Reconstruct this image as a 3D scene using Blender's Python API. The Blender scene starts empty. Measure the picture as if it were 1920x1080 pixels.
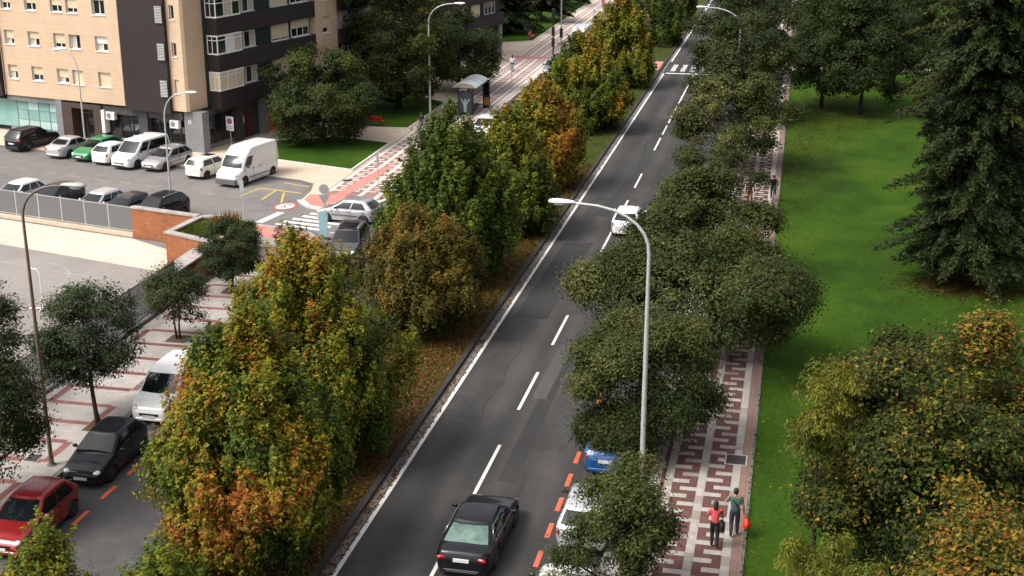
import bpy, bmesh, math, random
import numpy as np
from mathutils import Vector, Matrix

PI = math.pi
S = bpy.context.scene
COL = S.collection

# ------------------------------------------------------------------ camera
cam_d = bpy.data.cameras.new('camera')
cam = bpy.data.objects.new('camera', cam_d)
COL.objects.link(cam)
cam.location = (0, 0, 22.3)
cam.rotation_euler = (PI / 2 - math.atan(828 / 2525), 0, math.radians(12.0))
cam_d.sensor_width = 36
cam_d.lens = 36 * 2525 / 1920
cam_d.clip_end = 2000
S.camera = cam

# ------------------------------------------------------------------ sky, sun, exposure (overcast)
SUN_EL, SUN_AZ = math.radians(52), math.radians(-128)
W = bpy.data.worlds.new('World')
S.world = W
W.use_nodes = True
wn = W.node_tree.nodes
wl = W.node_tree.links
sky = wn.new('ShaderNodeTexSky')
sky.sky_type = 'NISHITA'
sky.sun_disc = False
sky.sun_elevation = SUN_EL
sky.sun_rotation = SUN_AZ
sky.air_density = 1.0
sky.dust_density = 6.0
sky.ozone_density = 1.0
hsv = wn.new('ShaderNodeHueSaturation')
hsv.inputs['Saturation'].default_value = 0.25
wl.new(sky.outputs[0], hsv.inputs['Color'])
bg = wn['Background']
bg.inputs['Strength'].default_value = 0.14
wl.new(hsv.outputs[0], bg.inputs['Color'])
sun_d = bpy.data.lights.new('sun', 'SUN')
sun_d.energy = 1.1
sun_d.angle = math.radians(24)
sun_d.color = (1.0, 0.95, 0.88)
sun = bpy.data.objects.new('sun', sun_d)
COL.objects.link(sun)
_sd = Vector((math.sin(SUN_AZ) * math.cos(SUN_EL), math.cos(SUN_AZ) * math.cos(SUN_EL), math.sin(SUN_EL)))
sun.rotation_euler = _sd.to_track_quat('Z', 'Y').to_euler()
S.view_settings.view_transform = 'Standard'
S.view_settings.look = 'None'
S.view_settings.gamma = 1.0
S.view_settings.exposure = 0.95
S.cycles.use_denoising = True
S.cycles.max_bounces = 6
S.cycles.transparent_max_bounces = 6
S.cycles.caustics_reflective = False
S.cycles.caustics_refractive = False


# ------------------------------------------------------------------ materials
def _nodes(name):
    m = bpy.data.materials.new(name)
    m.use_nodes = True
    nt = m.node_tree
    return m, nt, nt.nodes['Principled BSDF']


MATS = {}


def mat(name, col, rough=0.6, metal=0.0, spec=0.5, coat=0.0, var=0.0, vscale=3.0, bump=0.0, bscale=40.0):
    """plain paint / plastic / metal with a little procedural unevenness"""
    if name in MATS:
        return MATS[name]
    m, nt, b = _nodes(name)
    b.inputs['Base Color'].default_value = (*col, 1)
    b.inputs['Roughness'].default_value = rough
    b.inputs['Metallic'].default_value = metal
    b.inputs['Specular IOR Level'].default_value = spec
    if coat:
        b.inputs['Coat Weight'].default_value = coat
        b.inputs['Coat Roughness'].default_value = 0.06
    if var or bump:
        tc = nt.nodes.new('ShaderNodeTexCoord')
        nz = nt.nodes.new('ShaderNodeTexNoise')
        nz.inputs['Scale'].default_value = vscale
        nz.inputs['Detail'].default_value = 6
        nt.links.new(tc.outputs['Object'], nz.inputs['Vector'])
        if var:
            mr = nt.nodes.new('ShaderNodeMapRange')
            mr.inputs['From Min'].default_value = 0.25
            mr.inputs['From Max'].default_value = 0.75
            mr.inputs['To Min'].default_value = 1 - var
            mr.inputs['To Max'].default_value = 1 + var
            nt.links.new(nz.outputs['Fac'], mr.inputs['Value'])
            mx = nt.nodes.new('ShaderNodeMix')
            mx.data_type = 'RGBA'
            mx.blend_type = 'MULTIPLY'
            mx.inputs['Factor'].default_value = 1
            mx.inputs['A'].default_value = (*col, 1)
            nt.links.new(mr.outputs[0], mx.inputs['B'])
            nt.links.new(mx.outputs['Result'], b.inputs['Base Color'])
        if bump:
            n2 = nt.nodes.new('ShaderNodeTexNoise')
            n2.inputs['Scale'].default_value = bscale
            n2.inputs['Detail'].default_value = 4
            nt.links.new(tc.outputs['Object'], n2.inputs['Vector'])
            bp_ = nt.nodes.new('ShaderNodeBump')
            bp_.inputs['Strength'].default_value = bump
            bp_.inputs['Distance'].default_value = 0.02
            nt.links.new(n2.outputs['Fac'], bp_.inputs['Height'])
            nt.links.new(bp_.outputs['Normal'], b.inputs['Normal'])
    MATS[name] = m
    return m


def ground_mat(name, stops, scales=(0.25, 3.0, 30.0), weights=(0.5, 0.3, 0.2), rough=0.9, bump=0.4, cracks=0.0, tracks=None,
               tile=None, spec=0.3, stretch=None):
    """surface in world coordinates: several octaves of noise drive a colour ramp; optional cracks, wheel tracks, tile joints"""
    m, nt, b = _nodes(name)
    N, L = nt.nodes, nt.links
    geo = N.new('ShaderNodeNewGeometry')
    vec = geo.outputs['Position']
    if stretch:
        vm = N.new('ShaderNodeVectorMath')
        vm.operation = 'MULTIPLY'
        vm.inputs[1].default_value = stretch
        L.new(vec, vm.inputs[0])
        vec = vm.outputs[0]
    acc = None
    for s, w in zip(scales, weights):
        nz = N.new('ShaderNodeTexNoise')
        nz.inputs['Scale'].default_value = s
        nz.inputs['Detail'].default_value = 5
        nz.inputs['Roughness'].default_value = 0.6
        L.new(vec, nz.inputs['Vector'])
        mu = N.new('ShaderNodeMath')
        mu.operation = 'MULTIPLY_ADD'
        mu.inputs[1].default_value = w
        mu.inputs[2].default_value = 0
        L.new(nz.outputs['Fac'], mu.inputs[0])
        if acc is not None:
            L.new(acc, mu.inputs[2])
        acc = mu.outputs[0]
        last = nz
    if tracks:
        sx = N.new('ShaderNodeSeparateXYZ')
        L.new(geo.outputs['Position'], sx.inputs[0])
        per, ph, amp = tracks
        a = N.new('ShaderNodeMath'); a.operation = 'MULTIPLY_ADD'
        a.inputs[1].default_value = 2 * PI / per
        a.inputs[2].default_value = ph
        L.new(sx.outputs['X'], a.inputs[0])
        c = N.new('ShaderNodeMath'); c.operation = 'COSINE'
        L.new(a.outputs[0], c.inputs[0])
        d = N.new('ShaderNodeMath'); d.operation = 'MULTIPLY_ADD'
        d.inputs[1].default_value = amp
        L.new(c.outputs[0], d.inputs[0])
        L.new(acc, d.inputs[2])
        acc = d.outputs[0]
    ramp = N.new('ShaderNodeValToRGB')
    el = ramp.color_ramp.elements
    for i, (p, c) in enumerate(stops):
        e = el[i] if i < 2 else el.new(p)
        e.position = p
        e.color = (*c, 1)
    L.new(acc, ramp.inputs['Fac'])
    colour = ramp.outputs['Color']
    height = last.outputs['Fac']
    if cracks:
        n3 = N.new('ShaderNodeTexNoise'); n3.inputs['Scale'].default_value = 0.8; n3.inputs['Detail'].default_value = 6
        L.new(geo.outputs['Position'], n3.inputs['Vector'])
        ad = N.new('ShaderNodeMix'); ad.data_type = 'RGBA'; ad.blend_type = 'LINEAR_LIGHT'; ad.inputs['Factor'].default_value = 0.9
        L.new(geo.outputs['Position'], ad.inputs['A']); L.new(n3.outputs['Color'], ad.inputs['B'])
        vo = N.new('ShaderNodeTexVoronoi'); vo.feature = 'DISTANCE_TO_EDGE'; vo.inputs['Scale'].default_value = 0.28
        L.new(ad.outputs['Result'], vo.inputs['Vector'])
        mr = N.new('ShaderNodeMapRange')
        mr.inputs['From Min'].default_value = 0.0; mr.inputs['From Max'].default_value = 0.012
        mr.inputs['To Min'].default_value = 1 - cracks; mr.inputs['To Max'].default_value = 1.0
        L.new(vo.outputs['Distance'], mr.inputs['Value'])
        mx = N.new('ShaderNodeMix'); mx.data_type = 'RGBA'; mx.blend_type = 'MULTIPLY'; mx.inputs['Factor'].default_value = 1
        L.new(colour, mx.inputs['A']); L.new(mr.outputs[0], mx.inputs['B'])
        colour = mx.outputs['Result']
    if tile:
        br = N.new('ShaderNodeTexBrick')
        br.inputs['Scale'].default_value = 1.0
        br.inputs['Brick Width'].default_value = tile[0]
        br.inputs['Row Height'].default_value = tile[1]
        br.inputs['Mortar Size'].default_value = tile[2]
        br.inputs['Mortar Smooth'].default_value = 0.3
        br.inputs['Color1'].default_value = (1, 1, 1, 1)
        v2 = tile[3]
        br.inputs['Color2'].default_value = (v2, v2, v2, 1)
        br.inputs['Mortar'].default_value = (tile[4],) * 3 + (1,)
        br.offset = tile[5] if len(tile) > 5 else 0.0
        if len(tile) > 6 and tile[6] == 'wall':
            tc = N.new('ShaderNodeTexCoord')
            sp = N.new('ShaderNodeSeparateXYZ'); L.new(tc.outputs['Object'], sp.inputs[0])
            sm = N.new('ShaderNodeMath'); sm.operation = 'ADD'
            L.new(sp.outputs['X'], sm.inputs[0]); L.new(sp.outputs['Y'], sm.inputs[1])
            cb = N.new('ShaderNodeCombineXYZ')
            L.new(sm.outputs[0], cb.inputs['X']); L.new(sp.outputs['Z'], cb.inputs['Y'])
            L.new(cb.outputs[0], br.inputs['Vector'])
        else:
            L.new(geo.outputs['Position'], br.inputs['Vector'])
        mx = N.new('ShaderNodeMix'); mx.data_type = 'RGBA'; mx.blend_type = 'MULTIPLY'; mx.inputs['Factor'].default_value = 1
        L.new(colour, mx.inputs['A']); L.new(br.outputs['Color'], mx.inputs['B'])
        colour = mx.outputs['Result']
    L.new(colour, b.inputs['Base Color'])
    b.inputs['Roughness'].default_value = rough
    b.inputs['Specular IOR Level'].default_value = spec
    if bump:
        bn = N.new('ShaderNodeBump')
        bn.inputs['Strength'].default_value = bump
        bn.inputs['Distance'].default_value = 0.03
        L.new(height, bn.inputs['Height'])
        L.new(bn.outputs['Normal'], b.inputs['Normal'])
    return m


def leaf_mat(name, trans=0.3, rough=0.5, spec=0.35):
    m, nt, b = _nodes(name)
    N, L = nt.nodes, nt.links
    at = N.new('ShaderNodeAttribute')
    at.attribute_name = 'Col'
    L.new(at.outputs['Color'], b.inputs['Base Color'])
    b.inputs['Roughness'].default_value = rough
    b.inputs['Specular IOR Level'].default_value = spec
    tr = N.new('ShaderNodeBsdfTranslucent')
    L.new(at.outputs['Color'], tr.inputs['Color'])
    mx = N.new('ShaderNodeMixShader')
    mx.inputs[0].default_value = trans
    L.new(b.outputs[0], mx.inputs[1])
    L.new(tr.outputs[0], mx.inputs[2])
    L.new(mx.outputs[0], N['Material Output'].inputs['Surface'])
    return m


M_ASPH = ground_mat('road_asphalt', [(0.34, (0.021, 0.020, 0.019)), (0.5, (0.040, 0.0375, 0.035)), (0.64, (0.066, 0.061, 0.057))],
                    scales=(0.14, 1.1, 45), weights=(0.46, 0.30, 0.24), cracks=0.34, rough=0.82, bump=0.35, tracks=(1.62, 0.6, 0.045), stretch=(1, 0.35, 1), spec=0.4)
M_ASPH2 = ground_mat('aged_lightened_asphalt', [(0.32, (0.11, 0.10, 0.095)), (0.5, (0.165, 0.152, 0.143)), (0.68, (0.22, 0.205, 0.19))],
                     scales=(0.15, 1.1, 40), weights=(0.45, 0.3, 0.25), cracks=0.35, rough=0.9)  # aged, and paler still: brighter light on this side is partly in the colour
M_ASPH3 = ground_mat('street_asphalt', [(0.32, (0.045, 0.043, 0.042)), (0.5, (0.068, 0.065, 0.063)), (0.68, (0.10, 0.096, 0.092))],
                     scales=(0.15, 1.1, 40), weights=(0.45, 0.3, 0.25), cracks=0.3, rough=0.88)
M_PATCH = ground_mat('asphalt_patch', [(0.3, (0.028, 0.027, 0.027)), (0.7, (0.044, 0.042, 0.041))], scales=(0.8, 6, 50), rough=0.85)
M_PATCH2 = ground_mat('asphalt_patch_pale', [(0.3, (0.06, 0.056, 0.052)), (0.7, (0.085, 0.08, 0.074))], scales=(0.8, 6, 50), rough=0.9)
M_LAWN = ground_mat('lawn', [(0.34, (0.012, 0.024, 0.003)), (0.44, (0.018, 0.044, 0.003)), (0.53, (0.031, 0.070, 0.004)), (0.61, (0.050, 0.080, 0.007)), (0.68, (0.080, 0.062, 0.018))],
                    scales=(0.085, 0.45, 7), weights=(0.58, 0.24, 0.18), rough=0.95, bump=0.7, spec=0.1, stretch=(1, 0.7, 1))
M_LAWN2 = ground_mat('median_grass', [(0.30, (0.030, 0.026, 0.008)), (0.45, (0.034, 0.045, 0.007)), (0.56, (0.048, 0.060, 0.008)), (0.7, (0.085, 0.050, 0.018))],
                     scales=(0.12, 1.1, 14), weights=(0.4, 0.3, 0.30), rough=0.95, bump=0.9, spec=0.15)
M_SOIL = ground_mat('bare_soil', [(0.3, (0.05, 0.03, 0.018)), (0.7, (0.12, 0.075, 0.045))], scales=(0.5, 3, 25), rough=0.95, bump=0.8)
M_GROUND = ground_mat('far_ground', [(0.3, (0.03, 0.045, 0.012)), (0.7, (0.06, 0.08, 0.025))], scales=(0.02, 0.2, 3))
M_REDPAVE = ground_mat('red_paving', [(0.32, (0.085, 0.040, 0.034)), (0.5, (0.125, 0.058, 0.048)), (0.68, (0.18, 0.075, 0.06))],
                       scales=(0.22, 1.5, 30), weights=(0.5, 0.25, 0.25), tile=(0.3, 0.3, 0.008, 0.82, 0.55), rough=0.85, bump=0.3)
M_FARPAVE = ground_mat('far_red_paving', [(0.32, (0.20, 0.11, 0.095)), (0.5, (0.29, 0.155, 0.135)), (0.68, (0.36, 0.20, 0.17))],
                       scales=(0.22, 1.5, 30), weights=(0.5, 0.25, 0.25), tile=(0.3, 0.3, 0.008, 0.85, 0.6), rough=0.85, bump=0.3)  # lighter copy of the red paving; the brighter light there is in its colour
M_CREAM = ground_mat('cream_slab', [(0.3, (0.27, 0.245, 0.22)), (0.5, (0.36, 0.33, 0.295)), (0.7, (0.45, 0.41, 0.37))],
                     scales=(0.3, 2.2, 30), weights=(0.4, 0.3, 0.3), rough=0.85, bump=0.25, tile=(0.3, 0.3, 0.006, 0.86, 0.6))
M_CREAMFAR = ground_mat('pale_slab', [(0.3, (0.50, 0.45, 0.40)), (0.5, (0.58, 0.53, 0.48)), (0.7, (0.66, 0.60, 0.55))],
                        scales=(0.3, 2.2, 30), weights=(0.4, 0.3, 0.3), rough=0.85, bump=0.2, tile=(0.3, 0.3, 0.006, 0.9, 0.75))  # cream slabs again, lightened: far side's brightness painted into the tone
M_CREAMNEAR = ground_mat('pale_paving', [(0.32, (0.22, 0.20, 0.18)), (0.5, (0.34, 0.31, 0.28)), (0.68, (0.45, 0.41, 0.375))],
                         scales=(0.25, 1.6, 30), weights=(0.45, 0.3, 0.25), rough=0.85, bump=0.2, tile=(0.6, 0.3, 0.008, 0.88, 0.65, 0.5))
M_STROKE = ground_mat('red_brown_slab', [(0.3, (0.17, 0.07, 0.06)), (0.7, (0.27, 0.115, 0.10))], scales=(0.4, 3, 30), tile=(0.3, 0.3, 0.01, 0.85, 0.6), rough=0.85)
M_PINK = ground_mat('pink_tactile', [(0.3, (0.42, 0.17, 0.14)), (0.7, (0.56, 0.25, 0.21))], scales=(0.4, 3, 30), tile=(0.2, 0.2, 0.012, 0.92, 0.75), rough=0.85)
M_BEIGE = ground_mat('beige_concrete', [(0.3, (0.42, 0.33, 0.24)), (0.5, (0.52, 0.42, 0.32)), (0.7, (0.60, 0.50, 0.39))],
                     scales=(0.18, 1.4, 25), weights=(0.45, 0.3, 0.25), rough=0.9, cracks=0.2)
M_YARD = ground_mat('yard_concrete', [(0.3, (0.40, 0.34, 0.265)), (0.5, (0.52, 0.45, 0.365)), (0.7, (0.62, 0.54, 0.45))],
                    scales=(0.18, 1.4, 25), weights=(0.45, 0.3, 0.25), rough=0.9, cracks=0.25)
M_COURT = ground_mat('court_asphalt', [(0.3, (0.17, 0.15, 0.135)), (0.5, (0.235, 0.21, 0.19)), (0.7, (0.29, 0.26, 0.235))],
                     scales=(0.15, 1.0, 35), weights=(0.5, 0.25, 0.25), rough=0.9)
M_KERB = ground_mat('kerb_stone', [(0.3, (0.11, 0.10, 0.092)), (0.7, (0.21, 0.195, 0.18))], scales=(0.6, 4, 30), rough=0.85, tile=(1.0, 1.0, 0.012, 0.88, 0.4))
M_KERBD = ground_mat('shadow_toned_kerb', [(0.3, (0.020, 0.018, 0.017)), (0.7, (0.055, 0.048, 0.042))], scales=(0.6, 4, 30), rough=0.9)  # kerb stone darkened: the shadow strip along the median is in its colour
M_KERBW = ground_mat('white_kerb', [(0.3, (0.50, 0.46, 0.42)), (0.7, (0.66, 0.61, 0.56))], scales=(0.6, 4, 30), rough=0.85, tile=(1.0, 1.0, 0.012, 0.92, 0.6))
M_WHITE = ground_mat('road_paint_white', [(0.28, (0.30, 0.28, 0.25)), (0.42, (0.62, 0.60, 0.56)), (0.7, (0.76, 0.74, 0.70))], scales=(0.7, 6, 40), weights=(0.3, 0.35, 0.35), rough=0.75, bump=0.1)
M_WORN = ground_mat('road_paint_worn', [(0.36, (0.17, 0.16, 0.15)), (0.5, (0.45, 0.43, 0.41)), (0.7, (0.66, 0.64, 0.60))], scales=(0.7, 6, 40), weights=(0.3, 0.35, 0.35), rough=0.8, bump=0.1)
M_FAINT = ground_mat('court_paint_faint', [(0.3, (0.24, 0.22, 0.20)), (0.7, (0.42, 0.40, 0.37))], scales=(0.7, 6, 40), rough=0.85, bump=0.1)
M_ORANGE = ground_mat('road_paint_orange', [(0.3, (0.40, 0.085, 0.045)), (0.5, (0.58, 0.115, 0.06)), (0.7, (0.66, 0.16, 0.09))], scales=(0.7, 6, 40), weights=(0.3, 0.35, 0.35), rough=0.75, bump=0.1)
M_FADED = ground_mat('road_paint_faded', [(0.4, (0.17, 0.155, 0.145)), (0.55, (0.36, 0.21, 0.165)), (0.7, (0.5, 0.25, 0.18))], scales=(0.7, 6, 40), weights=(0.3, 0.35, 0.35), rough=0.85, bump=0.1)
M_YELLOW = ground_mat('road_paint_yellow', [(0.35, (0.25, 0.19, 0.09)), (0.55, (0.56, 0.40, 0.08)), (0.7, (0.62, 0.46, 0.10))], scales=(0.7, 6, 40), weights=(0.3, 0.35, 0.35), rough=0.8, bump=0.1)
M_REDP = ground_mat('road_paint_red', [(0.35, (0.35, 0.06, 0.05)), (0.7, (0.5, 0.09, 0.07))], scales=(0.7, 6, 40), rough=0.8, bump=0.1)
M_BLACKP = mat('road_paint_black', (0.03, 0.03, 0.03), 0.8)
M_FACADE = ground_mat('ceramic_cladding', [(0.3, (0.50, 0.355, 0.235)), (0.5, (0.565, 0.41, 0.28)), (0.7, (0.62, 0.465, 0.33))],
                      scales=(0.15, 1.2, 12), weights=(0.4, 0.35, 0.25), rough=0.7, bump=0.05, tile=(2.4, 0.36, 0.014, 0.96, 0.83, 0.5, 'wall'))
M_BROWN = ground_mat('dark_brown_render', [(0.3, (0.022, 0.0155, 0.0155)), (0.7, (0.034, 0.025, 0.025))], scales=(0.2, 2, 20), rough=0.75, bump=0.1)
M_GREEN = mat('dark_green_panel', (0.006, 0.020, 0.019), 0.5, var=0.15)
M_STONEG = ground_mat('grey_stone_cladding', [(0.3, (0.16, 0.16, 0.165)), (0.7, (0.27, 0.27, 0.275))], scales=(0.4, 3, 25), rough=0.6, tile=(0.9, 0.6, 0.012, 0.9, 0.6, 0.5, 'wall'))
M_STONED = ground_mat('dark_stone_cladding', [(0.3, (0.045, 0.044, 0.045)), (0.7, (0.08, 0.078, 0.078))], scales=(0.4, 3, 25), rough=0.5, tile=(0.9, 0.6, 0.012, 0.9, 0.6, 0.5, 'wall'))
M_BROWNST = mat('brown_stone', (0.055, 0.036, 0.028), 0.5, var=0.2)
M_PVC = mat('white_frame', (0.70, 0.69, 0.67), 0.45, var=0.05)
M_SHUT = mat('cream_shutter', (0.60, 0.50, 0.34), 0.6, var=0.06)
M_SHUTW = mat('white_shutter', (0.66, 0.64, 0.62), 0.6, var=0.05)
M_CURT = mat('net_curtain', (0.45, 0.40, 0.32), 0.9, var=0.2, vscale=6)
M_GLASS = mat('window_glass', (0.012, 0.013, 0.015), 0.06, spec=0.6)
M_TEAL = mat('teal_film_glass', (0.20, 0.36, 0.34), 0.15, var=0.2, vscale=0.8)
M_TEAL2 = mat('teal_film_pale', (0.34, 0.50, 0.47), 0.15, var=0.15, vscale=0.8)
M_LOUV = mat('grey_louvre', (0.50, 0.49, 0.47), 0.5, var=0.1)
M_BRICK = ground_mat('brick_wall', [(0.3, (0.22, 0.085, 0.04)), (0.5, (0.33, 0.125, 0.055)), (0.7, (0.42, 0.18, 0.085))],
                     scales=(0.4, 3.5, 25), weights=(0.35, 0.4, 0.25), rough=0.9, tile=(0.25, 0.08, 0.012, 0.75, 0.75, 0.5, 'wall'), bump=0.4)
M_COPE = mat('stone_coping', (0.33, 0.29, 0.27), 0.85, var=0.25, vscale=2, bump=0.3)
M_GALV = mat('galvanised_steel', (0.46, 0.46, 0.45), 0.45, 0.25, var=0.08)
M_LAMPW = mat('lamp_head_white', (0.72, 0.72, 0.71), 0.35, var=0.04)
M_POLEB = mat('bronze_painted_pole', (0.15, 0.11, 0.075), 0.5, 0.2, var=0.2)
M_FENCE = mat('fence_grey', (0.17, 0.17, 0.175), 0.5, 0.2)
M_FENCE2 = mat('fence_dark', (0.055, 0.06, 0.07), 0.5, 0.2)
M_BLACK = mat('black_plastic', (0.012, 0.012, 0.013), 0.45)
M_TYRE = mat('tyre_rubber', (0.014, 0.014, 0.014), 0.8)
M_RIM = mat('alloy_rim', (0.42, 0.42, 0.43), 0.35, 0.5)
M_RIMD = mat('dark_rim', (0.05, 0.05, 0.05), 0.4, 0.4)
M_CGLASS = mat('car_glass', (0.008, 0.010, 0.011), 0.03, spec=0.45)
M_CGLASSG = mat('car_glass_green', (0.10, 0.155, 0.13), 0.06, spec=0.5, var=0.6, vscale=2.2)
M_HEADL = mat('headlamp', (0.55, 0.56, 0.57), 0.12, 0.3)
M_TAILL = mat('taillamp', (0.32, 0.008, 0.010), 0.15, spec=0.6)
M_PLATE = mat('number_plate', (0.62, 0.62, 0.60), 0.5)
M_CHROME = mat('chrome_trim', (0.6, 0.6, 0.6), 0.15, 0.9)
M_BARK = mat('bark', (0.055, 0.040, 0.028), 0.95, var=0.3, vscale=5, bump=0.6, bscale=15)
M_BARKD = mat('dark_bark', (0.028, 0.021, 0.015), 0.95, var=0.3, vscale=5, bump=0.6, bscale=15)
M_LEAF = leaf_mat('leaves', 0.25, 0.6, 0.15)
M_LEAFD = leaf_mat('glossy_leaves', 0.12, 0.55, 0.14)
M_REDBENCH = mat('red_bench_paint', (0.38, 0.025, 0.016), 0.45, var=0.1)


# ------------------------------------------------------------------ mesh building
class MB:
    def __init__(self):
        self.v, self.f = [], []

    def add(self, vs, fs):
        o = len(self.v)
        self.v.extend([tuple(p) for p in vs])
        self.f.extend([tuple(i + o for i in f) for f in fs])
        return self

    def box(self, x0, x1, y0, y1, z0, z1):
        return self.add([(x0, y0, z0), (x1, y0, z0), (x1, y1, z0), (x0, y1, z0), (x0, y0, z1), (x1, y0, z1), (x1, y1, z1), (x0, y1, z1)],
                        [(3, 2, 1, 0), (4, 5, 6, 7), (0, 1, 5, 4), (1, 2, 6, 5), (2, 3, 7, 6), (3, 0, 4, 7)])

    def cbox(self, x0, x1, y0, y1, z0, z1, b=0.02):
        """box with chamfered vertical and top edges"""
        p = lambda e, z: [(x0 + b + e, y0 + e, z), (x1 - b - e, y0 + e, z), (x1 - e, y0 + b + e, z), (x1 - e, y1 - b - e, z),
                          (x1 - b - e, y1 - e, z), (x0 + b + e, y1 - e, z), (x0 + e, y1 - b - e, z), (x0 + e, y0 + b + e, z)]
        vs = p(0, z0) + p(0, z1 - b) + p(b, z1)
        fs = [tuple(range(7, -1, -1)), tuple(range(16, 24))]
        for k in range(2):
            for i in range(8):
                j = (i + 1) % 8
                fs.append((k * 8 + i, k * 8 + j, k * 8 + 8 + j, k * 8 + 8 + i))
        return self.add(vs, fs)

    def prism(self, poly, z0, z1):
        n = len(poly)
        a = sum(poly[i][0] * poly[(i + 1) % n][1] - poly[(i + 1) % n][0] * poly[i][1] for i in range(n))
        if a < 0:
            poly = poly[::-1]
        vs = [(x, y, z0) for x, y in poly] + [(x, y, z1) for x, y in poly]
        fs = [tuple(range(n - 1, -1, -1)), tuple(range(n, 2 * n))] + [(i, (i + 1) % n, n + (i + 1) % n, n + i) for i in range(n)]
        return self.add(vs, fs)

    def tube(self, path, radii, n=8, cap=True):
        path = [Vector(p) for p in path]
        if not hasattr(radii, '__len__'):
            radii = [radii] * len(path)
        vs, fs = [], []
        ref = None
        for i, p in enumerate(path):
            t = (path[min(i + 1, len(path) - 1)] - path[max(i - 1, 0)])
            t = t.normalized() if t.length > 1e-9 else Vector((0, 0, 1))
            if ref is None:
                ref = Vector((1, 0, 0)) if abs(t.x) < 0.8 else Vector((0, 1, 0))
            a = (ref - t * ref.dot(t)).normalized()
            ref = a
            b = t.cross(a)
            for k in range(n):
                w = 2 * PI * k / n
                vs.append(p + (a * math.cos(w) + b * math.sin(w)) * radii[i])
        for i in range(len(path) - 1):
            for k in range(n):
                j = (k + 1) % n
                fs.append((i * n + k, i * n + j, i * n + n + j, i * n + n + k))
        if cap:
            fs.append(tuple(range(n - 1, -1, -1)))
            fs.append(tuple(range((len(path) - 1) * n, len(path) * n)))
        return self.add(vs, fs)

    def lathe(self, prof, n=16, axis='z', c=(0, 0, 0), ang=2 * PI):
        vs, fs = [], []
        for r, h in prof:
            for k in range(n):
                w = ang * k / n
                x, y = r * math.cos(w), r * math.sin(w)
                p = (x, y, h) if axis == 'z' else ((x, h, y) if axis == 'y' else (h, x, y))
                vs.append((p[0] + c[0], p[1] + c[1], p[2] + c[2]))
        for i in range(len(prof) - 1):
            for k in range(n):
                j = (k + 1) % n
                fs.append((i * n + k, i * n + j, i * n + n + j, i * n + n + k))
        fs.append(tuple(range(n - 1, -1, -1)))
        fs.append(tuple(range((len(prof) - 1) * n, len(prof) * n)))
        return self.add(vs, fs)

    def ell(self, c, r, nu=10, nv=6, M=None):
        vs = [(0, 0, -1)]
        for i in range(1, nv):
            th = -PI / 2 + PI * i / nv
            for k in range(nu):
                w = 2 * PI * k / nu
                vs.append((math.cos(th) * math.cos(w), math.cos(th) * math.sin(w), math.sin(th)))
        vs.append((0, 0, 1))
        q = []
        for p in vs:
            p = Vector((p[0] * r[0], p[1] * r[1], p[2] * r[2]))
            if M is not None:
                p = M @ p
            q.append((p.x + c[0], p.y + c[1], p.z + c[2]))
        fs = []
        for k in range(nu):
            j = (k + 1) % nu
            fs.append((0, 1 + j, 1 + k))
            for i in range(nv - 2):
                a = 1 + i * nu
                fs.append((a + k, a + j, a + nu + j, a + nu + k))
            a = 1 + (nv - 2) * nu
            fs.append((a + k, a + j, len(vs) - 1))
        return self.add(q, fs)

    def mesh(self, name, m, smooth=False):
        me = bpy.data.meshes.new(name)
        me.from_pydata(self.v, [], self.f)
        me.materials.append(m)
        if smooth and len(self.f) < 5000:
            bm = bmesh.new()
            bm.from_mesh(me)
            bmesh.ops.recalc_face_normals(bm, faces=bm.faces)
            bm.to_mesh(me)
            bm.free()
        if smooth:
            me.polygons.foreach_set('use_smooth', [True] * len(me.polygons))
        me.update()
        return me

    def build(self, name, m, parent=None, smooth=False, loc=None):
        return link(name, self.mesh(name, m, smooth), parent, loc)


def link(name, me, parent=None, loc=None):
    o = bpy.data.objects.new(name, me)
    COL.objects.link(o)
    if parent is not None:
        o.parent = parent
    if loc is not None:
        o.location = loc
    return o


def tag(o, label=None, cat=None, group=None, kind=None):
    for k, v in (('label', label), ('category', cat), ('group', group), ('kind', kind)):
        if v:
            o[k] = v
    return o


def empty(name, loc=(0, 0, 0), rz=0.0, label=None, cat=None, group=None, kind=None):
    o = bpy.data.objects.new(name, None)
    o.empty_display_size = 0.3
    COL.objects.link(o)
    o.location = loc
    o.rotation_euler = (0, 0, rz)
    return tag(o, label, cat, group, kind)


def copy_tree(o, parent=None):
    c = o.copy()
    COL.objects.link(c)
    if parent is not None:
        c.parent = parent
    for ch in list(o.children):
        copy_tree(ch, c)
    return c


def sheet(name, poly, z, m, kind='structure', base=None, parent=None):
    """a slab: top at z, sides down to base"""
    o = MB().prism(poly, z - 0.05 if base is None else base, z).build(name, m, parent)
    if kind and parent is None:
        o['kind'] = kind
    return o


def rect(x0, x1, y0, y1):
    return [(x0, y0), (x1, y0), (x1, y1), (x0, y1)]


# building / car-park frame: origin at the block's corner, s to the east, t away
KX, KY, KA = -44.8, 93.4, math.radians(-13.2)
cu, su = math.cos(KA), math.sin(KA)


def ST(s, t):
    return (KX + s * cu - t * su, KY + s * su + t * cu)


# ================================================================== SETTING
sheet('ground', rect(-600, 600, -300, 900), -0.06, M_GROUND, base=-0.3)
sheet('road', rect(-14.0, -5.1, -20, 420), 0.0, M_ASPH)
sheet('service_street', rect(-25.75, -18.7, -20, 420), 0.001, M_ASPH3)
sheet('car_park', [(-25.7, 60), (-25.7, 84), (-31, 90), ST(12, -3), ST(-70, -3), ST(-70, -20.5), ST(11.6, -20.5), ST(17, -23), (-29, 60)], -0.003, M_ASPH2)
med = sheet('median', rect(-18.7, -14.25, -20, 420), 0.13, M_LAWN2, base=-0.05)
park = sheet('park_lawn', rect(-0.76, 300, -20, 420), 0.10, M_LAWN, base=-0.05)
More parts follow.
